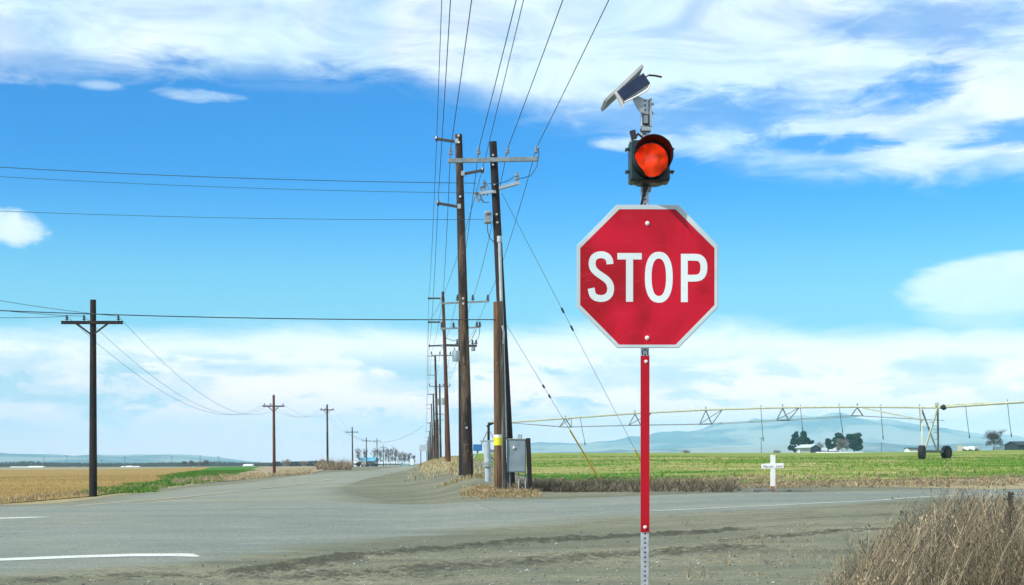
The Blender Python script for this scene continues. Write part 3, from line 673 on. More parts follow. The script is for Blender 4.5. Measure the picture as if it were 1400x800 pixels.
def mat_post():
    m, t, b, g = newmat('punched_galvanized'); p = pos(t); sx = N(t, 'ShaderNodeSeparateXYZ'); t.links.new(p, sx.inputs[0])
    dz = g.m('SUBTRACT', g.m('FRACT', g.m('DIVIDE', sx.outputs[2], .0254)), .5); dz = g.m('MULTIPLY', dz, .0254); dx = g.m('SUBTRACT', sx.outputs[0], S(post_x, 0).x)
    r = g.m('SQRT', g.m('ADD', g.m('MULTIPLY', dz, dz), g.m('MULTIPLY', dx, dx))); k = g.ss(r, .0045, .0060); n1 = g.noise(p, 30, 4, .6)
    c = g.mix(g.ss(n1, .35, .65), (.58, .62, .64), (.42, .47, .50)); t.links.new(g.mix(k, (.012, .014, .016), c), b.inputs['Base Color'])
    t.links.new(g.m('MULTIPLY', k, .6), b.inputs['Metallic']); b.inputs['Roughness'].default_value = .4; return m
post = mb.build('post', mat_post(), root, bevel=.003)
# plate
def octo(x0, x1, y0, y1, cx, cy, yoff, sh=0.):
    pts = [(cx[0], y0), (cx[1], y0), (x1, cy[0]), (x1, cy[1]), (cx[1], y1), (cx[0], y1), (x0, cy[1]), (x0, cy[0])]
    return [S(a, b, yoff) for a, b in pts]
m_al, t_, b_, g_ = newmat('sign_aluminium'); b_.inputs['Base Color'].default_value = (.50, .56, .58, 1); b_.inputs['Metallic'].default_value = .35; b_.inputs['Roughness'].default_value = .45
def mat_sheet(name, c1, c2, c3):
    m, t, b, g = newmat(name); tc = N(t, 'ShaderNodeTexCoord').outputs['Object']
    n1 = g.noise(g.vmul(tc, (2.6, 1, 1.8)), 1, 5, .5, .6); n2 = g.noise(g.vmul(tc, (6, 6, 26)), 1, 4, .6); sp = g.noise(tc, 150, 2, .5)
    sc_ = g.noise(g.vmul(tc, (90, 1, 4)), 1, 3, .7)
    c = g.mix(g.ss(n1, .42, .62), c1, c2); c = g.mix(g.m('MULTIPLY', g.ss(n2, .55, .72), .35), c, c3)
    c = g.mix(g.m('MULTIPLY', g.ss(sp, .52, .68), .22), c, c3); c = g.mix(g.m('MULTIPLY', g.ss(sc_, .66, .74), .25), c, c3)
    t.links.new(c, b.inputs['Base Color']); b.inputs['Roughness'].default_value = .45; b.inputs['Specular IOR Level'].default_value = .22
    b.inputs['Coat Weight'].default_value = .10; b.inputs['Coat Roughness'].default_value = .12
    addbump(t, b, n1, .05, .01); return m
m_red = mat_sheet('red_sheeting', (.32, .001, .007), (.52, .003, .022), (.58, .025, .05))  # broad paler patches: cloudy-sky reflection put into the red, with some fading
m_red2 = mat_sheet('red_strip_sheeting', (.36, .001, .010), (.42, .002, .014), (.40, .012, .025))
m_wht = mat_sheet('silver_sheeting', (.60, .68, .68), (.68, .76, .76), (.50, .56, .57))
m_rim = mat_sheet('border_sheeting', (.42, .52, .54), (.52, .62, .64), (.36, .42, .44))
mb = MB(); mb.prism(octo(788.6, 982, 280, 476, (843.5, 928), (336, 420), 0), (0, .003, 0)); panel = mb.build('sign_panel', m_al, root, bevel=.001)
def ring(outer, inner, yd):
    mb = MB(); n = len(outer); o = outer+inner; mb.add(o+[p+Vector((0, yd, 0)) for p in o], [(i, (i+1) % n, n+(i+1) % n, n+i) for i in range(n)]+[(2*n+i, 2*n+n+i, 2*n+n+(i+1) % n, 2*n+(i+1) % n) for i in range(n)]+[(i, 2*n+i, 2*n+(i+1) % n, (i+1) % n) for i in range(n)]+[(n+i, n+(i+1) % n, 3*n+(i+1) % n, 3*n+i) for i in range(n)])
    return mb
ring(octo(789.8, 980.8, 281.2, 474.8, (844, 927.5), (336.5, 419.5), -.0018), octo(793.2, 976.8, 286.2, 471.4, (846.6, 923.6), (339.3, 417.2), -.0018), .0012).build('border', m_rim, panel)
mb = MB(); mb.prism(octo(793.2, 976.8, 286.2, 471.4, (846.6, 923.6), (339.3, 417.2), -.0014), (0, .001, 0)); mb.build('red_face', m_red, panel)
# lettering, drawn as strokes in the sign's own plane
def LP(x, y, d=-.0026): return S(780+x/3.638, 270+y/3.638, d)
def smooth_path(pts, n=10):
    out = []
    P_ = [pts[0]]+list(pts)+[pts[-1]]
    for i in range(1, len(P_)-2):
        p0, p1, p2, p3 = (np.array(q, float) for q in P_[i-1:i+3])
        for t in np.linspace(0, 1, n, endpoint=False): out.append(.5*((2*p1)+(-p0+p2)*t+(2*p0-5*p1+4*p2-p3)*t*t+(-p0+3*p1-3*p2+p3)*t**3))
    out.append(np.array(pts[-1], float)); return np.array(out)
def ribbon(mb, pts, w, closed=False, wf=None):
    p = np.array(pts, float); d = np.gradient(p, axis=0)
    d /= np.hypot(*d.T)[:, None]+1e-9; nr = np.stack([-d[:, 1], d[:, 0]], 1); ww = np.array([w]*len(p)) if wf is None else wf(d)
    A = p+nr*ww[:, None]/2; B = p-nr*ww[:, None]/2; n = len(p)
    vs = [LP(*q) for q in A]+[LP(*q) for q in B]+[LP(*q, -.0015) for q in A]+[LP(*q, -.0015) for q in B]
    fs = [(i, i+1, n+i+1, n+i) for i in range(n-1)]+[(i, 2*n+i, 2*n+i+1, i+1) for i in range(n-1)]+[(n+i, n+i+1, 3*n+i+1, 3*n+i) for i in range(n-1)]
    fs += [(0, n, 3*n, 2*n), (n-1, 3*n-1, 4*n-1, 2*n-1)]; mb.add(vs, fs)
def rect(mb, x0, x1, y0, y1): mb.prism([LP(x0, y0), LP(x1, y0), LP(x1, y1), LP(x0, y1)], (0, .0011, 0))
mbS = MB()
ribbon(mbS, smooth_path([(196, 332), (194, 314), (184, 297), (168, 288), (151, 285.5), (132, 289), (116, 300), (108.5, 318), (108, 338), (115, 357), (132, 375), (156, 392), (180, 410), (195, 431), (199.5, 455), (194, 480), (178, 497), (152, 503), (126, 498), (110, 483), (102.5, 452)]), 34)
mbT = MB(); rect(mbT, 233, 354, 277, 309); rect(mbT, 276, 311, 309, 519)
mbO = MB(); n = 56; out, inn = [], []
for i in range(n):
    a = 2*math.pi*i/n; c_, s_ = math.cos(a), math.sin(a); e = 2/2.35
    out.append((439+69*abs(c_)**e*(1 if c_ > 0 else -1), 397.5+126.5*abs(s_)**e*(1 if s_ > 0 else -1))); inn.append((439+36*abs(c_)**e*(1 if c_ > 0 else -1), 397.5+93*abs(s_)**e*(1 if s_ > 0 else -1)))
mbO = ring([LP(*q) for q in out], [LP(*q) for q in inn], .0011)
mbP = MB(); rect(mbP, 549, 583, 281, 521); ribbon(mbP, smooth_path([(583, 298), (612, 298), (636, 300), (652, 310), (661, 328), (663, 349), (661, 370), (652, 389), (636, 399.5), (612, 402), (583, 402)]), 34)
for q in (mbS, mbT, mbO, mbP): q.build('letter', m_wht, panel)
def bolt(px, py, parent, yoff=0., r=.0085):
    mb = MB(); c = S(px, py, yoff); mb.tube([c+Vector((0, -.001, 0)), c+Vector((0, -.004, 0))], r*1.35, 14); mb.tube([c+Vector((0, -.004, 0)), c+Vector((0, -.010, 0)), c+Vector((0, -.012, 0))], [r, r*.9, r*.5], 6)
    return mb.build('bolt', M['white'], parent, smooth=False)
bolt(885, 305.4, panel); bolt(884.6, 462, panel)
# red reflective strip on the post
mb = MB(); zc0, zc1 = S(0, 486).z, S(0, 728).z
mb.box((S(post_x+.3, 0).x, SY_+.045-w/2-.003, (zc0+zc1)/2), (11.2*k_, .002, zc0-zc1)); mb.box((S(post_x-5.6, 0).x, SY_+.045-w/2+.012, (zc0+zc1)/2), (.0015, .034, zc0-zc1))
rs = mb.build('red_strip', m_red2, root)
bolt(883.6, 494, rs, .045-w/2-.003, .007); bolt(882.4, 721, rs, .045-w/2-.003, .007)
a_, b2_ = S(post_x, 478.5).z, S(post_x, 485.5).z
for dx in (-3.6, 3.6): mb = MB(); mb.box((S(post_x+dx, 0).x, SY_+.045-w/2-.002, (a_+b2_)/2), (1.2*k_, .002, a_-b2_)); mb.build('inspection_mark', M['black'], post)
# beacon
m_house = simple('dark_green_housing', (.010, .038, .036), (.006, .022, .024), .35, 0, 8)
bc = S(886.6, 223.6, -.05); hs = .205
mb = MB(); mb.box((bc.x, SY_-.02, bc.z), (55*k_, .13, 56*k_)); beacon = mb.build('beacon', m_house, root, bevel=.012)
mb = MB(); mb.tube([(bc.x, SY_-.02, bc.z-28*k_), (bc.x, SY_-.02, bc.z-30.5*k_)], [.088, .07], 20); mb.build('base_ring', m_house, beacon)
for sx in (-1, 1):
    for dz in (-.058, .062): mb = MB(); mb.box((bc.x+sx*(27.5*k_+.008), SY_-.06, bc.z+dz), (.022, .018, .014)); mb.tube([(bc.x+sx*(27.5*k_+.016), SY_-.075, bc.z+dz), (bc.x+sx*(27.5*k_+.016), SY_-.03, bc.z+dz)], .007, 8); mb.build('latch', m_house, beacon)
lc = Vector((S(888.2, 0).x, SY_-.088, S(0, 223.6).z)); RL = .089
# glowing lens with a faceted prism pattern
m_lens, t_, b_, g_ = newmat('red_lens'); tc_ = N(t_, 'ShaderNodeTexCoord').outputs['Object']
vor = N(t_, 'ShaderNodeTexVoronoi'); t_.links.new(tc_, vor.inputs['Vector']); vor.inputs['Scale'].default_value = 130
sp_ = N(t_, 'ShaderNodeSeparateXYZ'); t_.links.new(tc_, sp_.inputs[0])
nlens_ = g_.noise(tc_, 14, 3, .6); gx_ = g_.m('SINE', g_.m('MULTIPLY', sp_.outputs[0], 420)); gz_ = g_.m('SINE', g_.m('MULTIPLY', sp_.outputs[2], 420)); cellk = g_.ss(g_.m('MULTIPLY', gx_, gz_), -.6, .7)
col = g_.mix(g_.ss(g_.m('ADD', nlens_, g_.m('MULTIPLY', cellk, .25)), .38, .72), (1., .060, .010), (1., .018, .006)); t_.links.new(g_.mix(cellk, (.9, .16, .015), (.5, .02, .006)), b_.inputs['Base Color'])
t_.links.new(col, b_.inputs['Emission Color']); t_.links.new(g_.lin(g_.m('ADD', g_.m('MULTIPLY', cellk, .3), g_.m('MULTIPLY', g_.noise(tc_, 20, 3, .6), 1.6)), .72, 1.1, .95, .10), b_.inputs['Emission Strength']); b_.inputs['Roughness'].default_value = .25
mb = MB(); vs = []; nr, na_ = 8, 40
for i in range(nr+1):
    r = RL*i/nr; vs += [lc+Vector((math.cos(a*2*math.pi/na_)*r, -.03*(1-(r/RL)**2), math.sin(a*2*math.pi/na_)*r)) for a in range(na_)]
mb.add(vs, [(i*na_+a, i*na_+(a+1) % na_, (i+1)*na_+(a+1) % na_, (i+1)*na_+a) for i in range(nr) for a in range(na_)]); mb.build('lens', m_lens, beacon, smooth=True)
m_vis = simple('visor_paint', (.004, .010, .012), (.002, .006, .008), .55, 0, 12, spec=.15)
mb = MB(); na_ = 44; RV = .103; dep = .15; rows = []
for (yy_, rr) in ((0, RV), (-dep*.5, RV), (-dep, RV), (-dep, RV-.004), (-dep*.5, RV-.004), (0, RV-.004)): rows.append((yy_, rr))
def vis_len(a):     # tunnel visor, cut back towards the bottom
    s = math.sin(a); return 1. if s > -.80 else max(.12, 1-(-.80-s)*4.5)
for yy_, rr in rows:
    for i in range(na_): a = 2*math.pi*i/na_; mb.v.append((lc.x+math.cos(a)*rr, lc.y+.01+(yy_)*vis_len(a), lc.z+math.sin(a)*rr+(-yy_)*.02))
mb.f += [(r*na_+i, r*na_+(i+1) % na_, (r+1)*na_+(i+1) % na_, (r+1)*na_+i) for r in range(5) for i in range(na_)]
mb.build('visor', m_vis, beacon, smooth=True)
mb = MB(); c = S(865.5, 185, -.01); mb.box(c, (.03, .03, .045), Matrix.Rotation(-.25, 3, 'Y')); mb.tube([S(868, 190, -.01), S(872, 183.5, -.01), S(878, 186, .02)], .006, 6)
mb.build('photo_sensor', M['black'], beacon)
for zz in (176, 258): mb = MB(); mb.box((S(post_x+1, 0).x, SY_+.03, S(0, zz).z), (.052, .06, .02)); mb.build('bracket', M['galv_d'], beacon)
mb = MB(); mb.box(S(post_x+.5, 163, .012), (.036, .012, .058)); mb.build('control_box', M['black'], root, bevel=.002)
mb = MB(); mb.box(S(post_x+.5, 163, .004), (.024, .006, .042)); mb.build('label_plate', M['cabinet'], root)
mb = MB(); mb.tube([S(884, 250, -.01), S(884, 257, .0), S(879.6, 268, .008), S(877.5, 279, .03), S(880, 292, .05)], .007, 8); mb.build('cable', M['black'], root, smooth=True); mb = MB(); mb.tube([S(881, 251, 0), S(880, 262, 0), S(884, 270, .04)], .004, 6); mb.build('cable', M['black'], root, smooth=True); mb = MB()
mb.tube([S(878, 172, .015), S(876, 178, .01), S(880, 184, .0)], .004, 6)
mb.build('cable', M['black'], root, smooth=True)
# solar unit: panel seen edge-on from below, battery box, bracket
def sp(x, y, d=0.): return S(780+x/3.478, 60+y/3.478, d)
su = Vector((355-165, 0, 275-95)); # along the panel in zoom units
A0, A1 = sp(170, 272), sp(352, 100); axis = (A1-A0).normalized(); nrm = Vector((-axis.z, 0, axis.x)).normalized()
yaw = Vector((0, 1, 0)); L_ = (A1-A0).length
Rm = Matrix((axis, (Vector((0, 1, 0))+nrm*.035).normalized(), axis.cross((Vector((0, 1, 0))+nrm*.035).normalized()))).transposed()
pc = (A0+A1)/2+nrm*.012+Vector((0, .14, 0)); dn = -(Rm @ Vector((0, 0, 1)))
if dn.z > 0: dn = -dn
m_pv, t_, b_, g_ = newmat('solar_cells'); tc_ = N(t_, 'ShaderNodeTexCoord').outputs['Object']; br = N(t_, 'ShaderNodeTexBrick'); t_.links.new(tc_, br.inputs['Vector']); br.offset = 0
br.inputs['Scale'].default_value = 12; br.inputs['Color1'].default_value = (.01, .02, .07, 1); br.inputs['Color2'].default_value = (.012, .024, .08, 1); br.inputs['Mortar'].default_value = (.3, .33, .36, 1); br.inputs['Mortar Size'].default_value = .012
t_.links.new(br.outputs[0], b_.inputs['Base Color']); b_.inputs['Roughness'].default_value = .15
mb = MB(); mb.box(pc-dn*.004, (L_-.01, .22, .004), Rm); pv = mb.build('solar_panel', m_pv, root)
mb = MB(); hw = .118
for s_ in (-1, 1):
    mb.box(pc+Rm @ Vector((s_*(L_/2-.008), 0, 0)), (.012, .236, .018), Rm); mb.box(pc+Rm @ Vector((0, s_*hw, 0)), (L_-.026, .012, .018), Rm)
mb.build('panel_frame', simple('panel_frame_white', (.42, .45, .45), (.32, .35, .36), .45), pv, bevel=.002)
mb = MB(); mb.box(pc+dn*.006, (L_-.034, .21, .003), Rm); mb.build('back_sheet', simple('back_sheet_white', (.20, .23, .24), (.08, .10, .12), .6), pv)
Bq = [sp(217, 235, -.03), sp(345, 145, -.03), sp(378, 195, -.03), sp(250, 280, -.03)]
mb = MB(); mb.prism(Bq, (0, .07, 0)); bx_ = mb.build('battery_box', simple('box_side_white', (.62, .62, .60), (.50, .50, .50), .5), root, bevel=.003)
def inset(q, f): c = sum(q, Vector())/4; return [c+(p-c)*f for p in q]
mb = MB(); mb.prism([p+Vector((0, -.003, 0)) for p in inset(Bq, .98)], (0, .0025, 0)); mb.build('box_cover', simple('box_cover_navy', (.012, .025, .07), (.010, .018, .05), .3, 0, 20), bx_)
mb = MB(); mb.prism([sp(207, 232, -.02), sp(217, 235, -.02), sp(250, 282, -.02), sp(246, 306, -.02)], (0, .03, 0)); mb.build('box_flange', simple('box_side_w', (.66, .64, .60), (.50, .50, .48), .5), bx_)
mb = MB(); mb.tube([sp(255, 285, -.03), sp(300, 262, -.03), sp(335, 245, -.03), sp(362, 228, -.03), sp(378, 200, -.03)], .0045, 6); mb.build('hinge_rod', M['white'], bx_)
mb = MB(); mb.prism([sp(296, 262, .0), sp(322, 248, .0), sp(352, 262, .0), sp(352, 330, .0), sp(336, 328, .0), sp(316, 305, .0), sp(306, 285, 0)], (0, .012, 0)); mb.build('bracket', M['galv_d'], root, bevel=.002)
mb = MB(); mb.box((S(890, 0).x, SY_+.03, (S(0, 134).z+S(0, 172).z)/2), (.012, .045, S(0, 134).z-S(0, 172).z))
for yy_ in (141, 153): mb.tube([S(888, yy_, .02), S(893.5, yy_, .02)], .006, 6); mb.tube([S(893, yy_, .02), S(894, yy_, .02)], .009, 6)
mb.build('clamp', M['galv_d'], root)
mb = MB(); mb.tube([sp(352, 160, .02), sp(362, 151, .02), sp(374, 149, .0)], .004, 6); mb.tube([sp(372, 149, 0), sp(405, 152, 0), sp(434, 158, 0)], .0055, 8); mb.build('antenna', M['black'], root)

# ------------------------------------------------------------------ utility poles
def ptube(mb, a, b, r0, r1, n=14, seg=6):
    a, b = Vector(a), Vector(b); mb.tube([a.lerp(b, i/seg) for i in range(seg+1)], [r0+(r1-r0)*i/seg for i in range(seg+1)], n)
def pole(name, base, top, Y, r0, r1, mat, label, cat='utility pole', group=None, Ytop=None):
    b = P(base[0], base[1], Y); b.z = min(b.z, h(b.x, b.y)) if abs(b.z-h(b.x, b.y)) > .02 else b.z
    b.z -= .15; t = P(top[0], top[1], Ytop or Y); r = thing(name, (b.x, b.y, b.z+.15), label, cat, group)
    mb = MB(); ptube(mb, b, t, r0, r1); mb.build('shaft', mat, r, smooth=True); return r, b, t
def insulator(parent, p, sc_=1., mat='insul', up=1):
    mb = MB(); p = Vector(p)
    prof = [(0, .018), (.05, .018), (.06, .075), (.09, .075), (.10, .035), (.14, .035), (.15, .065), (.18, .06), (.19, .03), (.24, .035), (.26, .03)]
    mb.tube([p+Vector((0, 0, q*sc_*up)) for q, _ in prof], [r*sc_ for _, r in prof], 10); return mb.build('insulator', M[mat], parent)
def arm(parent, a, b, w, hh, mat): mb = MB(); mb.beam(a, b, w, hh); return mb.build('crossarm', M[mat], parent, bevel=.006)
GA, GB = 'tall single poles with short staggered arms on the right roadside', 'crossarm poles on the right roadside'
WP = {}   # wire attachment points
# nearest tall pole (A)
r, b, t = pole('utility_pole', (640, 650), (627, 184), 50, .20, .125, M['wood_dark'], 'thick dark brown tall pole with short staggered arms, left of the nearest crossarm pole', group=GA)
YA = 50
def a_arm(r, inner, outer, Y, rad, lean=0.):
    a, b = P(*inner, Y), P(*outer, Y); arm(r, a, b, rad*2, rad*2, 'arm_dark'); mb = MB(); mb.box(a, (.12, .30, .16)); mb.build('arm_mount', M['galv_d'], r)
    e = b+Vector((0, 0, -.02)); mb = MB(); mb.tube([e+Vector((0, 0, -.08)), e+Vector((0, 0, .03)), e+Vector((0, 0, .12))], [.03, .06, .04], 8); mb.build('insulator', M['insul_d'], r); return e+Vector((0, 0, .1))
WP['A1'] = [a_arm(r, (624.5, 194), (597, 190), 50, .045), a_arm(r, (633, 238), (660, 233), 50, .045), a_arm(r, (628, 283), (599, 278), 50, .045)]
for py in (187, 196, 270, 409, 416, 585): mb = MB(); mb.tube([P(627+(py-184)*13/466, py, 50)+Vector((0, -.2, 0)), P(627+(py-184)*13/466, py, 50)+Vector((0, -.10, 0))], .04, 8); mb.build('bolt', M['pole_bolt'], r)
mb = MB(); mb.tube([P(653, 300, 49.9).lerp(P(640.5, 640, 49.7), 0)]+[P(x, y, 49.72) for x, y in ((636, 320), (639, 480), (644, 640))], .012, 6)
# nearest crossarm pole (B)
rB, b, t = pole('utility_pole', (698, 665), (674, 194), 44, .165, .115, M['wood_black'], 'nearest pole with a long grey four insulator crossarm, beside the grey cabinet', group=GB)
Y = 44
def bx(py): return 674+(py-194)*24/471
arm(rB, P(612.5, 220, 43.8), P(736, 217.5, 43.8), .11, .13, 'arm')
mb = MB()
for (px, py) in ((674, 212), (674, 225), (676, 252), (677, 263), (679, 293), (680, 304), (682, 342), (684, 400)): mb = MB(); mb.tube([P(px, py, 43.86), P(px, py, 43.78)], .035, 8); mb.build('bolt', M['pole_bolt'], rB)
ins = [(616, 214), (654.5, 213), (694, 212), (733.5, 211)]
WP['B1'] = []
for px, py in ins: insulator(rB, P(px, py, 43.8), 1.0); WP['B1'].append(P(px, py-9, 43.8))
mb = MB(); mb.tube([P(736, 201, 43.8), P(733, 207, 43.8)], .03, 6); mb.build('jumper_clamp', M['insul_d'], rB)
# lower dead-end arm running away, with cutouts
arm(rB, P(684, 257, 43.7), P(709, 250, 42.6), .10, .10, 'galv'); arm(rB, P(676, 262, 43.7), P(652, 265, 44.6), .09, .09, 'galv')
mb = MB(); mb.beam(P(684, 256, 43.75), P(705, 250.5, 42.9), .03, .06); mb.beam(P(685, 259, 43.75), P(708, 252, 42.6), .03, .03); mb.build('brace', M['galv_d'], rB)
insulator(rB, P(706.5, 249, 42.7), 1.15, 'insul'); insulator(rB, P(662, 257, 44.2), .9, 'insul')
def cutout(px, py, Y, s=1.):
    mb = MB(); c = P(px, py, Y); mb.tube([c+Vector((-.10, 0, .12))*s, c+Vector((.02, 0, -.12))*s], .035*s, 8); mb.tube([c+Vector((.02, 0, .14))*s, c+Vector((.14, 0, -.14))*s], .02*s, 8); mb.box(c+Vector((-.03, 0, .13))*s, (.16*s, .04, .04)); return mb.build('fuse_cutout', M['insul'], rB)
cutout(654, 270, 44.5, 1.15); cutout(661, 262, 44.3, 1.); cutout(664, 255, 44.2, .8)
mb = MB()
mb.box(P(667, 298, 43.9), (.22, .2, .36)); mb.tube([P(664, 291, 43.8), P(671, 291, 43.8)], .06, 8); mb.tube([P(664, 303, 43.8), P(672, 303, 43.8)], .06, 8); mb.build('secondary_rack', M['insul'], rB, bevel=.02)
mb = MB(); mb.tube([P(x, y, 43.8) for x, y in ((666, 306), (667, 318), (670, 326), (676, 332))], .014, 5); mb.build('jumper_wire', M['wire'], rB); mb = MB(); mb.tube([P(x, y, 43.75) for x, y in ((707, 244), (716, 243.5), (726, 240), (734, 228), (737, 210), (736, 203))], .013, 5)
mb.tube([P(x, y, 43.75) for x, y in ((704, 241), (695, 247), (682, 251), (668, 251))], .012, 5); mb.build('jumper_wire', M['wire'], rB); mb = MB(); mb.tube([P(x, y, 44) for x, y in ((656, 272), (662, 277), (669, 277))], .012, 5); mb.build('jumper_wire', M['wire'], rB)
mb = MB(); mb.tube([P(x, y, 43.72) for x, y in ((683.5, 330), (682.3, 325), (683, 331), (685, 400), (688.5, 500), (691, 598))], .050, 10); mb.tube([P(682.8, 323, 43.72), P(682.8, 331, 43.72)], .075, 10); mb.build('conduit', M['conduit'], rB, smooth=True)
mb = MB(); mb.box(P(689.8, 617, 43.62), (.18, .12, .70)); mb.build('junction_box', M['conduit'], rB, bevel=.01)
# short pole in front of it
r, b, t = pole('utility_pole', (681, 671), (679, 413), 42.6, .115, .10, M['wood_brown'], 'short weathered brown pole with a yellow band, in front of the nearest crossarm pole')
mb = MB(); mb.tube([P(680.6, 598, 42.6), P(680.7, 609, 42.6)], .125, 16); mb.build('yellow_band', M['yellow_b'], r, smooth=True)
mb = MB(); mb.tube([P(680.5, 594.5, 42.6), P(680.6, 598, 42.6)], .119, 16); mb.build('white_band', M['white'], r, smooth=True)
WPs = P(677, 437, 42.5)
r, b, t = pole('utility_pole', (689.5, 667), (684.5, 412), 43.05, .085, .065, M['wood_grey'], 'thin grey weathered pole squeezed between the brown short pole and the nearest crossarm pole')
mb = MB(); mb.tube([P(687, 445, 42.9), P(689, 455, 42.9), P(688.5, 470, 42.9)], .03, 6); mb.build('cable', M['conduit'], r)
# service pole with transformer
r, b, t = pole('utility_pole', (632, 650), (630, 438), 61, .15, .11, M['wood_black'], 'black pole with grey transformer, half hidden behind the thick dark tall pole', group=GB)
arm(r, P(602, 449.5, 60.8), P(657, 447.5, 60.8), .06, .07, 'arm'); arm(r, P(606, 472, 60.8), P(652, 473, 60.8), .09, .10, 'arm_dark')
for px, py in ((604, 449), (620, 449), (652, 448), (656, 448)): insulator(r, P(px, py, 60.8), 1.0, 'insul_d')
for px in (625, 646, 651): insulator(r, P(px, 472, 60.8), .9, 'insul_d')
mb = MB(); mb.tube([P(624.5, 494, 60.6), P(624.5, 481, 60.6), P(624.5, 479.5, 60.6)], [.20, .20, .16], 16); mb.tube([P(621.5, 480, 60.6), P(621.5, 476, 60.6)], .03, 6); mb.build('transformer', M['cabinet'], r, smooth=True)
mb = MB(); mb.tube([P(647, 480, 60.7), P(647, 475, 60.7)], .09, 10); mb.build('lightning_arrester', M['insul'], r)
mb = MB(); mb.tube([P(x, y, 60.7) for x, y in ((656, 449), (655, 460), (650, 468), (646, 473))], .012, 4); mb.build('jumper_wire', M['wire'], r); mb = MB(); mb.tube([P(x, y, 60.7) for x, y in ((651, 450), (646, 462), (640, 470))], .012, 4); mb.build('jumper_wire', M['wire'], r); mb = MB(); mb.tube([P(x, y, 60.7) for x, y in ((604, 451), (609, 462), (620, 466), (628, 463))], .012, 4); mb.build('jumper_wire', M['wire'], r)
for py in (611, 585): pass
# second crossarm pole behind the thick one
r, b, t = pole('utility_pole', (641, 634), (635, 398), 86, .15, .11, M['wood_black'], 'second crossarm pole, its pale arm showing either side of the thick dark tall pole', group=GB)
arm(r, P(603, 415, 85.8), P(669, 412, 85.8), .10, .11, 'arm'); WP['B2'] = []
for px in (605.5, 625.5, 646.5, 667): insulator(r, P(px, 412, 85.8), 1.5, 'insul_d'); WP['B2'].append(P(px, 407, 85.8))
# second tall pole
r, b, t = pole('utility_pole', (613.5, 632), (605.5, 399), 101, .17, .10, M['wood_rust'], 'rust brown second tall pole standing on a pale footing in the bank', group=GA)
mb = MB(); mb.box(Vector((P(613.5, 0, 101).x, 100.8, h(P(613.5, 0, 101).x, 101)+.02)), (.9, .7, .1)); mb.build('footing', simple('pale_concrete', (.55, .54, .48), (.45, .44, .4), .9), r)
WP['A2'] = []
for (i_, o_) in (((603, 408), (586, 408)), ((603, 440.5), (586, 440.5)), ((604, 472.5), (587, 473))):
    WP['A2'].append(a_arm(r, i_, o_, 101, .055))
WP['A2'] = [WP['A2'][0], WP['A2'][1], WP['A2'][2]]
# farther poles of both rows: one prototype each, then copies
def far_pole_B(base_, hgt, label, rr=.15, tilt=-.012):
    r = thing('utility_pole', base_, label, 'utility pole', GB); b = Vector(base_); t = b+Vector((tilt*hgt, 0, hgt))
    mb = MB(); ptube(mb, b-Vector((0, 0, .3)), t, rr, rr*.7, 8, 2); mb.build('shaft', M['wood_dark'], r, smooth=True)
    a = t+Vector((-1.35, 0, -.35)); c = t+Vector((1.35, 0, -.35)); arm(r, a, c, .10, .12, 'arm')
    for q in (0, .31, .69, 1): insulator(r, a.lerp(c, q)+Vector((0, 0, .05)), 1.3, 'insul_d')
    return r
def copy_thing(o, loc, label):
    c = o.copy(); C.objects.link(c); c.location = loc; c['label'] = label
    for ch in list(o.children):
        d = ch.copy(); C.objects.link(d); d.parent = c
    return c
ORD = ['third', 'fourth', 'fifth', 'sixth', 'seventh', 'eighth', 'ninth', 'tenth', 'eleventh', 'twelfth']
Bp = []
YB = [140, 187, 234, 282, 331, 382, 434, 488]
protoB = None
for i, Y in enumerate(YB):
    x = (609-700)/F*140-.0625*(Y-140)+.1; z = h(x, Y)
    lab = ORD[i]+' crossarm pole along the right roadside counted from the nearest'
    protoB_ = far_pole_B((x, Y, z), 10.6 if i != 1 else 9.8, lab) if i < 2 else copy_thing(protoB, (x, Y, z), lab)
    if i == 0: protoB = protoB_
    if i == 1:
        mb = MB(); mb.tube([(x+.35, Y-.2, z+7.0), (x+.35, Y-.2, z+7.9)], .25, 10); mb.tube([(x-.35, Y-.2, z+7.0), (x-.35, Y-.2, z+7.8)], .22, 10); mb.build('transformer', M['galv_d'], protoB_)
    Bp.append(Vector((x-.012*10.6, Y, z+10.6)))
Ap = []; protoA = None
for i, (Y, px, top) in enumerate([(165, 594.5, 485), (218, 591, 538), (262, 588, 552), (312, 586, 577), (362, 584.4, 589), (412, 582.8, 597), (462, 581.5, 602.5), (520, 580, 607)]):
    x = (px+4-700)/F*Y; z = h(x, Y); tz = CZ-(top-HY)/F*Y; hh_ = tz-z
    lab = ORD[i]+' tall pole of the receding row counted from the nearest'
    r = thing('utility_pole', (x, Y, z), lab, 'utility pole', GA); t = Vector((x-.3-.004*Y*0, Y, tz))
    mb = MB(); ptube(mb, (x, Y, z-.3), t, .17, .11, 8, 2); mb.build('shaft', M[('wood_dark', 'wood_black', 'wood_rust', 'wood_dark')[i % 4]], r, smooth=True)
    for q in ((0, .25), (2.2, .1), (4.4, .25))[:3 if i < 2 else 1]:
        a = t+Vector((0, 0, -q[0]-.2)); arm(r, a, a+Vector((-.95, 0, .05)), .08, .08, 'arm')
    Ap.append([t+Vector((-.95, 0, -.2)), t+Vector((-.95, 0, -2.4)), t+Vector((-.95, 0, -4.6))])
# short stout posts beside the row, and a cluster of old poles
for px, Y, top, lab, mt in ((597, 205, 575, 'short brown pole standing against the row, left of the fourth crossarm pole', 'wood_brown'), (602.6, 196, 580, 'dark leaning short pole just right of the fourth crossarm pole', 'wood_black')):
    x = (px-700)/F*Y; z = h(x, Y); r = thing('utility_pole', (x, Y, z), lab, 'utility pole', None); mb = MB(); ptube(mb, (x, Y, z-.2), (x-.1, Y, CZ-(top-HY)/F*Y), .16, .14, 8, 2); mb.build('shaft', M[mt], r, smooth=True)
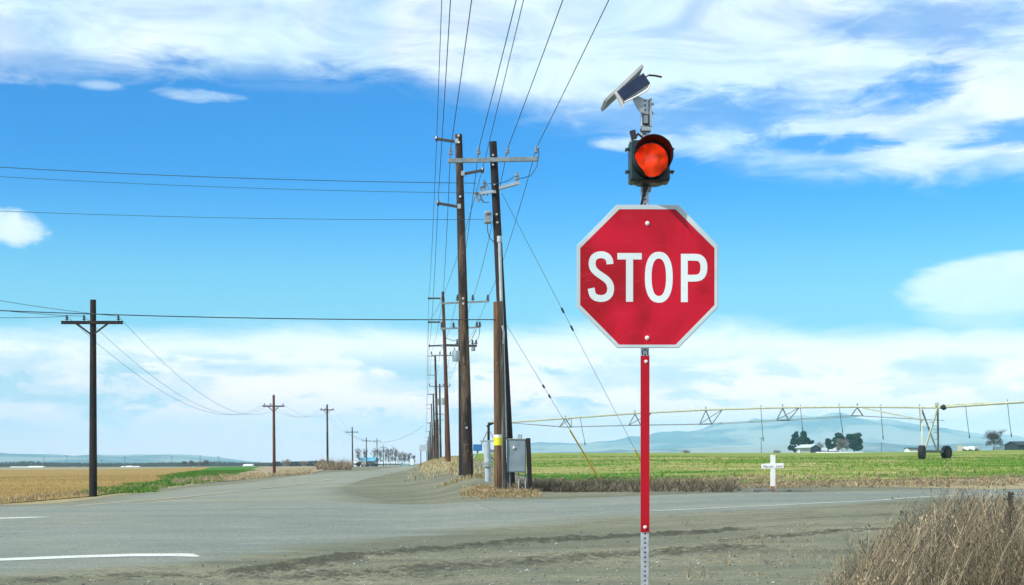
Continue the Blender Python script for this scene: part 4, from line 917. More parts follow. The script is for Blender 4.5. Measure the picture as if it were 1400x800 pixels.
# left row
GL = 'crossarm poles along the left side of the side road'
def left_pole(px, pyb, top, Y, armw, label, mat, r0, brace=True, n_ins=3, pyarm=None):
    b = P(px, pyb, Y); b.z = h(b.x, b.y); t = P(px-.8 if px > 300 else px, top, Y); r = thing('utility_pole', tuple(b), label, 'utility pole', GL)
    mb = MB(); ptube(mb, b-Vector((0, 0, .2)), t, r0, r0*.72, 12, 3); mb.build('shaft', M[mat], r, smooth=True)
    za = CZ-(pyarm-HY)/F*Y; am = Vector((t.x, Y-.14, za)); A = am+Vector((-armw/2, 0, 0)); B = am+Vector((armw/2, 0, 0)); arm(r, A, B, .11, .13, mat if mat != 'wood_rust' else 'wood_dark')
    if brace:
        mb = MB()
        for s_ in (-1, 1): mb.beam(am+Vector((s_*armw*.25, .02, -.05)), Vector((t.x+s_*.08, Y-.12, za-.45)), .03, .07)
        mb.build('brace', M['wood_dark'], r)
    q = []
    for f in (.09, .37, .93)[:n_ins]: ip = A.lerp(B, f)+Vector((0, 0, .05)); insulator(r, ip, .95, 'insul_d'); q.append(ip+Vector((0, 0, .2)))
    WP[('L', Y)] = q; return r
left_pole(127.3, 680, 410, 57, 2.45, 'black crossarm pole standing alone at the edge of the golden field', 'wood_black', .165, pyarm=441.5)
left_pole(375, 653, 540, 138, 2.15, 'second pole of the left row, reddish brown, between golden field and brown weeds', 'wood_rust', .16, pyarm=555.5)
left_pole(448, 640, 553, 200, 1.95, 'third pole of the left row, rising out of the roadside thicket', 'wood_dark', .16, pyarm=560.5)
for px, pb, top, Y, pa, lab in ((482.3, 638, 584, 300, 591, 'fourth pole of the left row, right of the thicket'), (501.6, 639, 598, 400, 603, 'fifth pole of the left row, in front of the blue machine shed'),
                            (516, 639, 599, 470, 603, 'sixth pole of the left row, just right of the blue machine shed'), (524.5, 639, 608, 560, 612, 'seventh pole of the left row, before the bare trees'),
                            (531.5, 639, 613, 640, 617, 'eighth pole of the left row, before the bare trees'), (537, 639, 616, 700, 619.5, 'ninth and farthest pole of the left row')):
    left_pole(px, pb, top, Y, 2.6, lab, 'wood_dark', .17, False, 3, pa)
# faint poles far out on the left plain
for i, (px, top, lab) in enumerate(((60, 625, 'faint distant pole above the long white roofs'), (91.5, 622, 'faint distant pole between long white roofs and the black pole'), (139, 628, 'faint distant pole just right of the black pole'), (170.5, 624, 'faint distant pole above the small white roofs'),
                                   (235, 624, 'faint distant pole right of the small white roofs'), (273.5, 622, 'faint distant pole left of the far bare shrubs'), (298.5, 623.5, 'faint distant pole beside the end of the far hills'),
                                   (1040.8, 598, 'thin distant pole behind the white cross'), (1205, 605, 'thin distant pole between conifers and irrigation tower'))):
    Y = 900 if px < 700 else 650; x = (px-700)/F*Y; z = h(x, Y); r = thing('utility_pole', (x, Y, z), lab, 'utility pole', 'faint distant poles'); mb = MB(); ptube(mb, (x, Y, z-1), (x, Y, CZ-(top-HY)/F*Y), .17, .12, 6, 1); mb.build('shaft', M['wood_grey'], r)
    mb = MB(); zt = CZ-(top+1.2-HY)/F*Y; mb.beam((x-1.2, Y, zt), (x+1.2, Y, zt), .14, .14); mb.build('crossarm', M['wood_grey'], r)

# ------------------------------------------------------------------ wires
def span(mb, a, b, sag, r=.011, n=14):
    a, b = Vector(a), Vector(b); mb.tube([a.lerp(b, i/n)-Vector((0, 0, 4*sag*(i/n)*(1-i/n))) for i in range(n+1)], r, 4, False)
def wire(name, pts, sag, label, r=.011, mat='wire', cat='power line', group=None):
    mb = MB(); pts = [Vector(p) for p in pts]
    for i, (a, b) in enumerate(zip(pts[:-1], pts[1:])): span(mb, a, b, sag[i] if hasattr(sag, '__len__') else sag, r)
    return tag(mb.build(name, M[mat], smooth=True), label, cat, group)
def back(p, pxtop, Yend=-8):
    """far end behind the camera so that the wire leaves the picture where the photo shows it"""
    Yc = (p.z-.12-CZ)*F/HY; xc = (pxtop-700)/F*Yc; s_ = (xc-p.x)/(p.y-Yc); return Vector((p.x+s_*(p.y-Yend), Yend, p.z+.35))
def Bpt(i, k): t = Bp[i]; return t+Vector((-1.35+2.7*(0, .31, .69, 1)[k], 0, -.05))
for k, (pxt, nm) in enumerate(((645, 'leftmost'), (706, 'second from left'), (770, 'third from left'), (833, 'rightmost'))):
    p1 = WP['B1'][k]; wire('power_line', [back(p1, pxt), p1, WP['B2'][k]]+[Bpt(i, k) for i in range(4)], [.25, .45, .5, .5, .5, .5], nm+' of the four wires on the long grey crossarm', .011, group='wires on the crossarm poles')
for k, (pxt, nm) in enumerate(((604, 'top left'), (716, 'right'), (616, 'lower left'))):
    p1 = WP['A1'][k]; wire('power_line', [back(p1, pxt), p1, WP['A2'][k]]+[Ap[i][k] for i in range(4)], [.25, .9, .8, .6, .5, .5], 'wire carried by the '+nm+' arm of the thick dark tall pole', .010, group='wires on the tall poles')
for (y0, q1, r_, lab) in ((222, (651, 250.5, 44.4), .010, 'uppermost wire crossing the blue sky from the left'), (235, (654, 264, 44.5), .007, 'second wire from the top crossing the blue sky from the left'), (281, (663, 300, 44), .007, 'third wire from the top crossing the sky from the left'), (417, None, .015, 'thick service cable crossing above the left crossarm pole to the brown short pole')):
    q1 = P(*q1) if q1 else WPs; y1 = HY-(q1.z-CZ)*F/q1.y; px1 = 700+q1.x/q1.y*F; sl_ = (y1-y0)/px1
    e = P(-420, y0-420*sl_*1.25, 41); wire('power_line', [e, q1], .22, lab, r_, group='wires crossing from the left')
Ll = [57, 138, 200, 300, 400, 470, 560]
for k, nm in enumerate(('left', 'middle', 'right')):
    p = WP[('L', 57)][k]; y0 = (430, 422, 408)[k]; pxp = 700+p.x/p.y*F; yp = HY-(p.z-CZ)*F/p.y; s_ = (y0-yp)/(0-pxp)
    e = P(-160, y0-160*s_*(1.5 if k < 2 else 1.2), 50)
    wire('power_line', [e, p]+[WP[('L', q)][k] for q in Ll[1:]], [.15, 2.3, 1.3, 1.0, .8, .5, .5], nm+' wire of the left pole row, drooping between poles', .010, 'wire_al', group='wires of the left pole row')
# a drooping wire from the row toward the left poles
wire('power_line', [P(579, 582, 330), P(470, 590, 300)], 3., 'faint drooping wire in the far distance between both pole rows', .03, 'wire_al')
# guy wires
def guy(p0, p1, frac, label, flip=False):
    p0, p1 = Vector(p0), Vector(p1); r = thing('guy_wire', tuple(p1), label, 'guy wire', 'guy wires of the nearest crossarm pole')
    mb = MB(); mb.tube([p0, p1], .0075, 5); mb.build('cable', M['guy'], r); mb = MB(); q = p1.lerp(p0, frac); mb.tube([p1.lerp(p0, .01), q], .028, 8); mb.build('yellow_guard', M['yellow'], r, smooth=True)
    mb = MB(); a = p0.lerp(p1, .36); mb.tube([a, p0.lerp(p1, .375)], .035, 6); a = p0.lerp(p1, .42); mb.tube([a, p0.lerp(p1, .435)], .035, 6); mb.build('strain_insulator', M['insul_d'], r)
g1 = GP(872, 655); guy(P(686, 264, 44), (g1[0]+.3, 52, h(g1[0]+.3, 52)), .13, 'upper guy wire falling to the right behind the stop sign post')
g2 = P(822, 655, 51); guy(P(690, 440, 44), (g2.x, 51, h(g2.x, 51)), .36, 'lower guy wire ending in a long yellow guard left of the stop sign post')

# ------------------------------------------------------------------ electrical gear by the poles
Y = 42.9
b = P(707, 671, Y); gzc = h(b.x, Y)
r = thing('electrical_cabinet', (b.x, Y, gzc), 'grey metal electrical cabinet on thin legs between the poles and a black post', 'cabinet')
c0, c1 = P(693, 646, Y), P(719, 601, Y)
mb = MB(); mb.box(((c0.x+c1.x)/2, Y, (c0.z+c1.z)/2), (c1.x-c0.x, .32, c1.z-c0.z)); cb = mb.build('cabinet_body', M['cabinet'], r, bevel=.01)
mb = MB(); mb.box(((c0.x+c1.x)/2+.012, Y-.172, (c0.z+c1.z)/2-.005), (c1.x-c0.x-.06, .02, c1.z-c0.z-.06)); d = mb.build('door', M['cabinet'], r, bevel=.005)
mb = MB(); mb.tube([P(702.5, 610, Y-.20), P(702.5, 613.5, Y-.20)], .03, 8); mb.tube([P(705, 612, Y-.20), P(702, 612, Y-.2)], .015, 6); mb.build('handle', M['white'], d)
mb = MB(); mb.box(((c0.x+c1.x)/2-.02, Y-.01, c1.z+.012), (c1.x-c0.x+.05, .38, .025)); mb.build('lid', M['galv_d'], r)
mb = MB()
for px in (709, 712.5): mb.tube([P(px, 600, Y), P(px, 594.5, Y)], .03, 8)
mb.box(P(710.8, 594.6, Y), (.12, .05, .02)); mb.build('meter_fitting', M['galv_d'], r)
mb = MB()
for px in (709, 718.5, 697): mb.tube([(P(px, 0, Y).x, Y, c0.z), (P(px, 0, Y).x, Y, gzc-.1)], .018, 8)
mb.build('leg', M['conduit'], r)
x = P(722.3, 0, 42.7).x; z0 = h(x, 42.7); r = thing('wooden_post', (x, 42.7, z0), 'black square wooden post right beside the grey cabinet', 'post')
mb = MB(); mb.beam((x+.06, 42.7, z0-.1), P(722.0, 599, 42.7), .14, .14, (0, 1, 0)); mb.build('timber', M['wood_black'], r, bevel=.01)
Y = 47; x = P(667, 0, Y).x; z0 = h(x, Y); r = thing('irrigation_valve', (x, Y, z0), 'pale blue grey standpipe with flange and side arm, left of the brown short pole', 'standpipe')
mb = MB(); top_ = P(0, 604, Y).z; mid = P(0, 633, Y).z
mb.tube([(x, Y, z0-.1), (x, Y, mid-.15), (x, Y, mid-.1)], [.095, .095, .10], 14); mb.tube([(x, Y, mid), (x-.04, Y, top_-.02)], .115, 14); mb.build('pipe', M['conduit'], r, smooth=True)
mb = MB(); mb.tube([(x, Y, mid-.12), (x, Y, mid-.06)], .17, 16); mb.tube([(x, Y, mid-.02), (x, Y, mid+.05)], .18, 16); mb.build('flange', M['galv_d'], r)
mb = MB(); mb.beam((x-.26, Y, top_), P(679, 603, Y+.3), .10, .04); mb.tube([(x+.1, Y, top_-.30), P(679, 617, Y+.3)], .05, 8); mb.tube([(x+.1, Y, mid+.2), P(679, 632, Y+.3)], .03, 8); mb.build('side_arm', M['conduit'], r)

# ------------------------------------------------------------------ centre-pivot irrigation
PT = Vector((-2.3, 135, 0)); TW = Vector((29.7, 100, 0)); PT.z = h(PT.x, PT.y); TW.z = h(TW.x, TW.y)
def zpix(py, Y): return CZ-(py-HY)/F*Y
def onspan(px, a=PT, b=TW):     # parameter along the span under a photo column
    k = (px-700)/F; dx, dy = b.x-a.x, b.y-a.y; return (k*a.y-a.x)/(dx-k*dy)
root = thing('irrigation_pivot', tuple(PT), 'long pale centre pivot irrigation boom spanning the green field on a wheeled tower', 'irrigation boom')
ctrl = [(668, 577), (700, 577.3), (773, 572), (868, 565.2), (965, 560.3), (1070, 557.2), (1170, 556.2), (1240, 556.8), (1284, 557.2)]
def pipe_pt(px):
    t = onspan(px); Y = PT.y+(TW.y-PT.y)*t; return Vector((PT.x+(TW.x-PT.x)*t, Y, zpix(float(np.interp(px, [c[0] for c in ctrl], [c[1] for c in ctrl])), Y)))
pp = [pipe_pt(px) for px in np.linspace(668, 1284, 40)]
TT = pipe_pt(1282); SPD = (TW-PT).normalized(); SPD.z = 0; SPD.normalize(); PER = Vector((-SPD.y, SPD.x, 0))
T2 = Vector((TW.x+(TW.x-PT.x), TW.y+(TW.y-PT.y), 0)); T2.z = h(T2.x, T2.y)
Y14 = None
t14 = onspan(1400); p14 = Vector((PT.x+(TW.x-PT.x)*t14, PT.y+(TW.y-PT.y)*t14, 0)); p14.z = zpix(549.5, p14.y)
mb = MB(); mb.tube(pp, .085, 10); mb.build('pipe', M['pivot'], root, smooth=True)
mid2 = p14; end2 = T2+Vector((0, 0, 3.9)); s2 = [TT]
pa, pb_, pc_ = TT, mid2, end2
ff = (mid2-TT).length/(end2-TT).length
for i in range(1, 25):
    t = i/24; base_l = pa.lerp(pc_, t); bump_ = (mid2.z-pa.lerp(pc_, ff).z)/(4*ff*(1-ff))*4*t*(1-t); s2.append(base_l+Vector((0, 0, bump_)))
mb = MB(); mb.tube(s2, .095, 10); mb.tube([s2[0]+Vector((0, 0, .1)), s2[1]+Vector((0, 0, .12)), s2[2]+Vector((0, 0, .1))], .06, 8); mb.build('pipe', M['pivot'], root, smooth=True)
trod = MB(); lastL = lastR = None; rods = MB()
nodes = [(773, 584), (868, 581.5), (965, 580), (1070, 574.8), (1172, 568.5)]
for i, (px, pyb) in enumerate(nodes):
    top_ = pipe_pt(px); d_ = top_.z-zpix(pyb, top_.y); Lp = top_+PER*.75+Vector((0, 0, -d_)); Rp = top_-PER*.75+Vector((0, 0, -d_))
    mb = MB(); nx = pipe_pt(px+8+ (15 if i else 0)) if i < 4 else None
    for q in (Lp, Rp): mb.beam(top_+Vector((0, 0, -.05)), q, .06, .06)
    mb.beam(Lp, Rp, .06, .06)
    if nx:
        for q in (Lp, Rp): mb.beam(q, nx, .05, .05)
    mb.tube([top_+Vector((0, 0, .0)), top_+Vector((0, 0, .26))], .04, 6); mb.build('truss', M['pivot_d'], root)
    if lastL: rods.tube([lastL, Lp], .02, 5); rods.tube([lastR, Rp], .02, 5)
    else: rods.tube([pipe_pt(682), Lp], .02, 5); rods.tube([pipe_pt(682), Rp], .02, 5)
    lastL, lastR = Lp, Rp
legL, legR = TT+PER*.9+Vector((0, 0, -.9)), TT-PER*.9+Vector((0, 0, -.9))
rods.tube([lastL, legL], .02, 5); rods.tube([lastR, legR], .02, 5); rods.build('truss_rod', M['pivot_d'], root)
mb = MB(); mb.beam(pipe_pt(1180)+Vector((0, 0, -.1)), P(1262, 574.5, 100), .10, .10); mb.build('strut', M['pivot'], root)
def tower(TW, TT, n_lad=True):
    bl = 1.6; zb = TW.z+.55; E0 = Vector((TW.x, TW.y, zb))-Vector((.74, .68, 0))*bl; E1 = Vector((TW.x, TW.y, zb))+Vector((.74, .68, 0))*bl
    mb = MB(); mb.beam(E0, E1, .16, .18); mb.build('base_beam', M['pivot_d'], root, bevel=.01)
    lg = MB(); top2 = TT-SPD*1.3
    for a, b, m in ((top2, E0+SPD*-.0, 'pivot'), (top2, E0.lerp(E1, .62), 'pivot_d'), (TT, E0.lerp(E1, .10), 'pivot'), (TT, E0.lerp(E1, .66), 'pivot_d')):
        q = MB(); q.beam(a, b, .11, .11); q.build('leg', M[m], root)
    q = MB(); A = TT+Vector((.0, 0, 0)); B = E0.lerp(E1, .66)
    for t in (.28, .42, .56, .72): p = A.lerp(B, t); pp_ = (top2.lerp(E0.lerp(E1, .62), t)); q.beam(p, p.lerp(pp_, .55), .05, .05)
    q.build('rung', M['pivot_d'], root)
    q = MB(); q.beam(TT.lerp(E0, .33)+Vector((0, 0, 0)), top2.lerp(E1, .33), .06, .06); q.build('cross_bar', M['pivot'], root)
    for E, ang in ((E0, .35), (E1, 0.)):
        ax = (SPD*math.cos(ang)+PER*math.sin(ang)); c = Vector((E.x, E.y, TW.z+.47)); q = MB(); nseg = 22; Wd = .20; Rr = .48
        prof = [(-Wd, Rr*.5), (-Wd*.97, Rr*.9), (-Wd*.7, Rr), (Wd*.7, Rr), (Wd*.97, Rr*.9), (Wd, Rr*.5)]
        q.tube([c+ax*a for a, _ in prof], [r_ for _, r_ in prof], nseg)
        up = Vector((0, 0, 1)); sd = ax.cross(up)
        for j in range(nseg-6):
            for s_ in (-1, 1):
                a = 2*math.pi*(j+.25*s_)/(nseg-6); rd = up*math.sin(a)+sd*math.cos(a); q.beam(c+rd*(Rr-.005)+ax*.02*s_, c+rd*(Rr-.03)+ax*Wd*.96*s_, .07, .07)
        wh = q.build('wheel', M['rubber'], root)
        q = MB(); q.tube([c-ax*(Wd+.03), c-ax*(Wd-.04), c+ax*(Wd-.04), c+ax*(Wd+.03)], [Rr*.3, Rr*.5, Rr*.5, Rr*.3], 14); q.build('rim', M['arm_dark'], wh)
tower(TW, TT)
mb = MB(); c = TT+Vector((0, 0, .18)); mb.box(c+Vector((-.05, 0, .02)), (.24, .24, .30)); mb.build('control_box', M['pivot'], root, bevel=.03)
mb = MB(); c = TT+Vector((.32, -.35, 0)); mb.tube([c-SPD*.22, c, c+SPD*.22], [.10, .22, .10], 12); mb.build('coupling', M['rubber'], root)
tower(T2, end2)
for px, top, bot, pxb in ((793, 568, 609, 800), (1040, 553.5, 603, 1043.5), (1094, 553, 590, 1097.5), (1147, 551, 592, 1152), (1204, 552.5, 601, 1207.5), (1257, 552.5, 590, 1259), (1320, 552, 599.5, 1325.5), (1377, 546, 597.5, 1382.8)):
    t = onspan(px); a = Vector((PT.x+(TW.x-PT.x)*t, PT.y+(TW.y-PT.y)*t, 0)); mb = MB(); mb.tube([P(px, top, a.y), P(px+(pxb-px)*.45, top+(bot-top)*.5, a.y), P(pxb-.3, bot-4, a.y)], .022, 6); mb.tube([P(pxb-.3, bot-5, a.y), P(pxb, bot, a.y)], .04, 6); mb.build('sprinkler_drop', M['hose'], root)
# pivot point: pyramid frame
mb = MB(); apex = Vector((P(668, 0, 135).x, 135, zpix(590, 135)))
for dx, dy in ((-1.3, -1.3), (1.3, -1.3), (1.3, 1.3), (-1.3, 1.3)):
    x, y = apex.x+dx, 135+dy; mb = MB(); mb.beam((x, y, h(x, y)), apex+Vector((dx*.12, dy*.12, 0)), .10, .10); mb.build('frame_leg', M['galv'], root)
mb = MB(); zz = PT.z+1.6
for (a, b) in (((-1, -1), (1, -1)), ((1, -1), (1, 1)), ((1, 1), (-1, 1)), ((-1, 1), (-1, -1))): mb.beam((apex.x+a[0]*.75, 135+a[1]*.75, zz), (apex.x+b[0]*.75, 135+b[1]*.75, zz), .06, .06)
mb.build('frame_brace', M['galv'], root)
mb = MB(); mb.tube([(apex.x, 135, PT.z), (apex.x, 135, zpix(583, 135)), (apex.x+.05, 135, zpix(580, 135)), (apex.x+.45, 134.6, zpix(577.2, 134.6))], [.12, .12, .16, .12], 10); mb.tube([(apex.x-.2, 135, zpix(583, 135)), (apex.x+.9, 134.5, zpix(576, 134.5))], .07, 6); mb.build('riser', M['wood_black'], root)
mb = MB(); mb.box((P(653, 0, 134).x, 134, zpix(612, 134)), (.85, .5, .62)); mb.build('control_panel', M['bluebin'], root, bevel=.03)

# ------------------------------------------------------------------ white cross with a plank at its foot
Y = 39.3; x = P(1056.7, 0, Y).x; z0 = h(x, Y); r = thing('roadside_cross', (x, Y, z0), 'white wooden memorial cross with black lettering on its arm at the far road edge', 'cross')
zb = P(0, 672, Y).z; zt = P(0, 622, Y).z; k2 = Y/F
mb = MB(); mb.box((x, Y, (P(0, 665, Y).z+zt)/2), (6.3*k2, .07, zt-P(0, 665, Y).z)); mb.build('upright', M['white'], r, bevel=.004)
mb = MB(); mb.box((P(1056, 0, Y).x, Y-.005, P(0, 637, Y).z), (30*k2, .075, 6.6*k2), Matrix.Rotation(-.035, 3, 'Y')); ar = mb.build('arm', M['white'], r, bevel=.004)
mb = MB(); mb.box((x+.01, Y, (P(0, 665, Y).z+z0-.1)/2), (4.6*k2, .05, P(0, 665, Y).z-z0+.1)); mb.build('stake', M['brick'], r)
for txt, px0 in (('Marcos', 1043.2), ('Leon', 1060.8)):
    cu = bpy.data.curves.new('lettering', 'FONT'); cu.body = txt; cu.size = .086; cu.extrude = .001; cu.space_character = 1.05; to = bpy.data.objects.new('tmp', cu); C.objects.link(to); bpy.context.view_layer.update()
    me = bpy.data.meshes.new_from_object(to); bpy.data.objects.remove(to); me.name = 'lettering'; me.materials.clear(); me.materials.append(M['black']); lo = bpy.data.objects.new('lettering', me); C.objects.link(lo)
    lo.matrix_world = Matrix.Translation(P(px0, 639.0-.035*(px0-1056), Y)+Vector((0, -.046, 0))) @ Matrix.Rotation(-.035, 4, 'Y') @ Matrix.Rotation(R(90), 4, 'X'); lo.parent = ar
for i, (a, b, w_, t_h, lab) in enumerate((((1028, 673.2), (1060, 672.4), .12, .05, 'grey weathered plank lying left of the white cross'), ((1058, 673.2), (1080, 672.4), .10, .04, 'grey weathered plank lying right of the white cross'), ((1076, 672.9), (1108, 673.2), .08, .05, 'dark pole lying in the dirt to the far right of the cross'))):
    mb = MB(); A = P(*a, 39.1); B = P(*b, 39.1-.1*i); A.z = h(A.x, A.y)+.06; B.z = h(B.x, B.y)+.08; mb.beam(A, B, w_, t_h); tag(mb.build('plank', M['stonegrey'], bevel=.01), lab, 'plank')
mb = MB(); q = P(1031, 674, 39); mb.box((q.x, 39, h(q.x, 39)+.05), (.22, .2, .13), Matrix.Rotation(.4, 3, 'Z')); tag(mb.build('rock', M['stonegrey'], bevel=.03), 'small grey block at the left end of the planks', 'rock')

# ------------------------------------------------------------------ distant buildings, vehicles, trees
def barn(px0, px1, base_py, eave, ridge, Y, depth, label, wall, roof, pxr=None, side=None, name='barn', door=True):
    x0, x1 = (px0-700)/F*Y, (px1-700)/F*Y; z0 = min(zpix(base_py, Y), h((x0+x1)/2, Y))-.3; ze, zr = zpix(eave, Y), zpix(ridge, Y); r = thing(name, ((x0+x1)/2, Y, z0), label, 'barn' if name == 'barn' else name.replace('_', ' '))
    # ridge runs left-right; the right gable end faces the camera's right
    mb = MB(); mb.box(((x0+x1)/2, Y+depth/2, (z0+ze)/2), (x1-x0, depth, ze-z0)); mb.prism([(x0, Y, ze), (x0, Y+depth, ze), (x0, Y+depth/2, zr-.05)], (x1-x0, 0, 0)); mb.build('wall', wall, r)
    mb = MB()
    for s_ in (0, 1):
        ya, yb = (Y-.5, Y+depth/2) if s_ == 0 else (Y+depth+.5, Y+depth/2); q = [(x0-.3, ya, ze-.15), (x1+.3, ya, ze-.15), (x1+.3, yb, zr), (x0-.3, yb, zr)]; mb.prism(q, (0, 0, .12))
    mb.build('roof', roof, r)
    if door: mb = MB(); mb.box((x0+(x1-x0)*.14, Y-.06, z0+(ze-z0)*.45), ((x1-x0)*.12, .1, (ze-z0)*.8)); mb.build('door', M['white'], r)
    return r
m_wall = simple('barn_wall', (.42, .46, .44), (.36, .40, .38), .8, 0, .5); m_roofl = simple('metal_roof', (.60, .66, .66), (.50, .56, .57), .5, .1, .3); m_wall_shade = simple('barn_wall_shaded', (.015, .035, .08), (.01, .025, .06), .7)
m_wht2 = simple('white_siding', (.78, .80, .80), (.7, .72, .72), .6); m_dk = simple('dark_shed', (.02, .035, .04), (.012, .02, .025), .8)
# gable barn set obliquely: light long side left, gable right coloured dark blue as its shaded side
Y = 690; r = thing('barn', tuple(P(1103, 621, Y)), 'grey gable barn with white door and end coloured dark blue for shade, below the left conifers', 'barn')
def Q(px, py, y): return P(px, py, y)
A, B_, Cc, D = Q(1089, 623, 690), Q(1108, 623, 690), Q(1122.5, 622.5, 700), Q(1102, 622.5, 708)
ea, eb, ec, ed = Q(1089, 612.5, 690), Q(1108, 612, 690), Q(1122.5, 612, 700), Q(1102, 612.5, 708); rb = Q(1115.5, 608.4, 695); ra = Q(1095.5, 608.8, 699)
mb = MB(); mb.add([A, B_, eb, ea, D, ed], [(0, 1, 2, 3), (0, 3, 5, 4)]); mb.build('wall', m_wall, r)
mb = MB(); mb.add([B_, Cc, ec, rb, eb], [(0, 1, 2, 3, 4)]); mb.add([Cc, D, ed, ec], [(0, 1, 2, 3)]); mb.build('gable_end', m_wall_shade, r)
mb = MB(); mb.prism([Q(1086.5, 613, 689), Q(1108, 612.2, 688.6), Q(1115.5, 608.2, 694.6), Q(1095, 608.6, 699)], (0, 0, .25)); mb.prism([Q(1095, 608.6, 699), Q(1115.5, 608.2, 694.6), Q(1123, 612.3, 700), Q(1102, 613, 708)], (0, 0, .25)); mb.build('roof', m_roofl, r)
mb = MB(); mb.box(Q(1092.3, 618, 689.7), (1.2, .1, 2.6)); mb.build('door', m_wht2, r)
barn(1124, 1146, 620.6, 616.5, 613, 720, 12, 'low grey roofed farmhouse between the two conifer groups', m_dk, m_roofl, name='farmhouse', door=False)
barn(1118, 1182, 621.4, 619.6, 618.2, 670, 6, 'long low white shed roof along the field crest', m_wht2, m_wht2, name='shed', door=False)
barn(1243.5, 1258, 619, 614, 612, 600, 8, 'dark roofed small house with white gable behind the irrigation tower', m_wht2, m_dk, name='house', door=False)
barn(1392.5, 1412, 618.5, 608, 603.5, 420, 12, 'dark shed cut off by the right edge of the picture', m_dk, m_dk, name='shed', door=False)
for i, (px, w_, c) in enumerate(((1312.5, 3, 'box'), (1320, 4, 't'), (1328, 4.5, 't'), (1335, 4, 't'))):
    Yt = 520; x = (px-700)/F*Yt; z = h(x, Yt); mb = MB()
    if c == 'box':
        r = thing('shed', (x, Yt, z), 'small cream shed at the left end of the rounded storage tanks', 'shed'); mb.box((x, Yt, z+.9), (1.3, 1.5, 2.4)); mb.build('wall', simple('cream_wall', (.55, .50, .36), (.5, .45, .3), .7), r); mb = MB(); mb.box((x, Yt, z+2.2), (1.6, 1.8, .15)); mb.build('roof', m_roofl, r)
    else:
        rr_ = w_*Yt/F*.62; r = thing('storage_tank', (x, Yt, z), ('leftmost', 'middle', 'rightmost')[i-1]+' of three rounded white storage tanks on the field crest', 'tank', 'rounded tanks on the field crest')
        mb.tube([(x-.2, Yt-3, z+.9), (x-.2, Yt-2.7, z+.9), (x+.3, Yt+3, z+.9)], [rr_*.9, rr_*1.05, rr_*1.05], 14); mb.build('tank_shell', m_wht2 if i < 3 else M['galv'], r, smooth=True); mb = MB(); mb.box((x, Yt, z+.1), (rr_*1.6, 4, .5)); mb.build('cradle', m_dk, r)
Yt = 470; x = (1367-700)/F*Yt; z = h(x, Yt); mb = MB(); r = thing('shed', (x, Yt, z), 'low dome roofed green grey shed beside the round bare tree', 'shed')
mb.tube([(x-2., Yt, z-.2), (x+2., Yt, z-.2)], 1.25, 16); mb.build('wall', simple('green_grey', (.16, .24, .22), (.12, .18, .17), .7), r, smooth=True)
# left plain: long white roofs, small white roofs, dark railcars
for px0, px1, py0, py1, Yb, lab in ((12, 36, 641.6, 638.4, 1050, 'left one of the long white roofed sheds on the far plain'), (37, 57.5, 641.4, 637.6, 1000, 'right one of the long white roofed sheds on the far plain'), (164, 171, 640, 637.8, 1100, 'leftmost of three small white buildings on the far plain'), (172, 179, 640, 637.2, 1100, 'middle one of three small white buildings on the far plain'), (180.5, 188.5, 640, 637.8, 1100, 'rightmost of three small white buildings on the far plain'), (332, 344, 637.5, 635.0, 900, 'small white building right of the green crop strip')):
    x0, x1 = (px0-700)/F*Yb, (px1-700)/F*Yb; zt = zpix(py1, Yb); r = thing('shed', ((x0+x1)/2, Yb, 0), lab, 'shed', 'white sheds on the far plain'); mb = MB(); mb.box(((x0+x1)/2, Yb+5, (zt-1)/2-.5), (x1-x0, 10, zt)); mb.build('wall', m_wht2, r); mb = MB(); mb.prism([(x0-.2, Yb-.5, zt-.9), (x0-.2, Yb+10.5, zt-.9), (x0-.2, Yb+5, zt+.2)], (x1-x0+.4, 0, 0)); mb.build('roof', m_wht2, r)
def railcar(px0, px1, lab):
    Yr = 640; x0, x1 = (px0-700)/F*Yr, (px1-700)/F*Yr; zt = zpix(631, Yr); zb = h(x0, Yr); r = thing('railcar', ((x0+x1)/2, Yr, zb), lab, 'railcar', 'dark railcars behind the brown weeds')
    mb = MB(); mb.box(((x0+x1)/2, Yr+1.5, (zt+zb+1)/2), (x1-x0, 3, zt-zb-1)); mb.build('body', m_dk, r, bevel=.1)
    for f in (.18, .82):
        xx = x0+(x1-x0)*f
        for d in (-.8, .8): mb = MB(); mb.tube([(xx+d, Yr-.1, zb+.5), (xx+d, Yr+3.1, zb+.5)], .5, 10); mb.build('wheel', M['rubber'], r)
for i, (a, b) in enumerate(((372, 382), (397, 409.5), (421, 434))): railcar(a, b, ('left', 'middle', 'right')[i]+' one of three dark railcars behind the weeds left of the thicket')
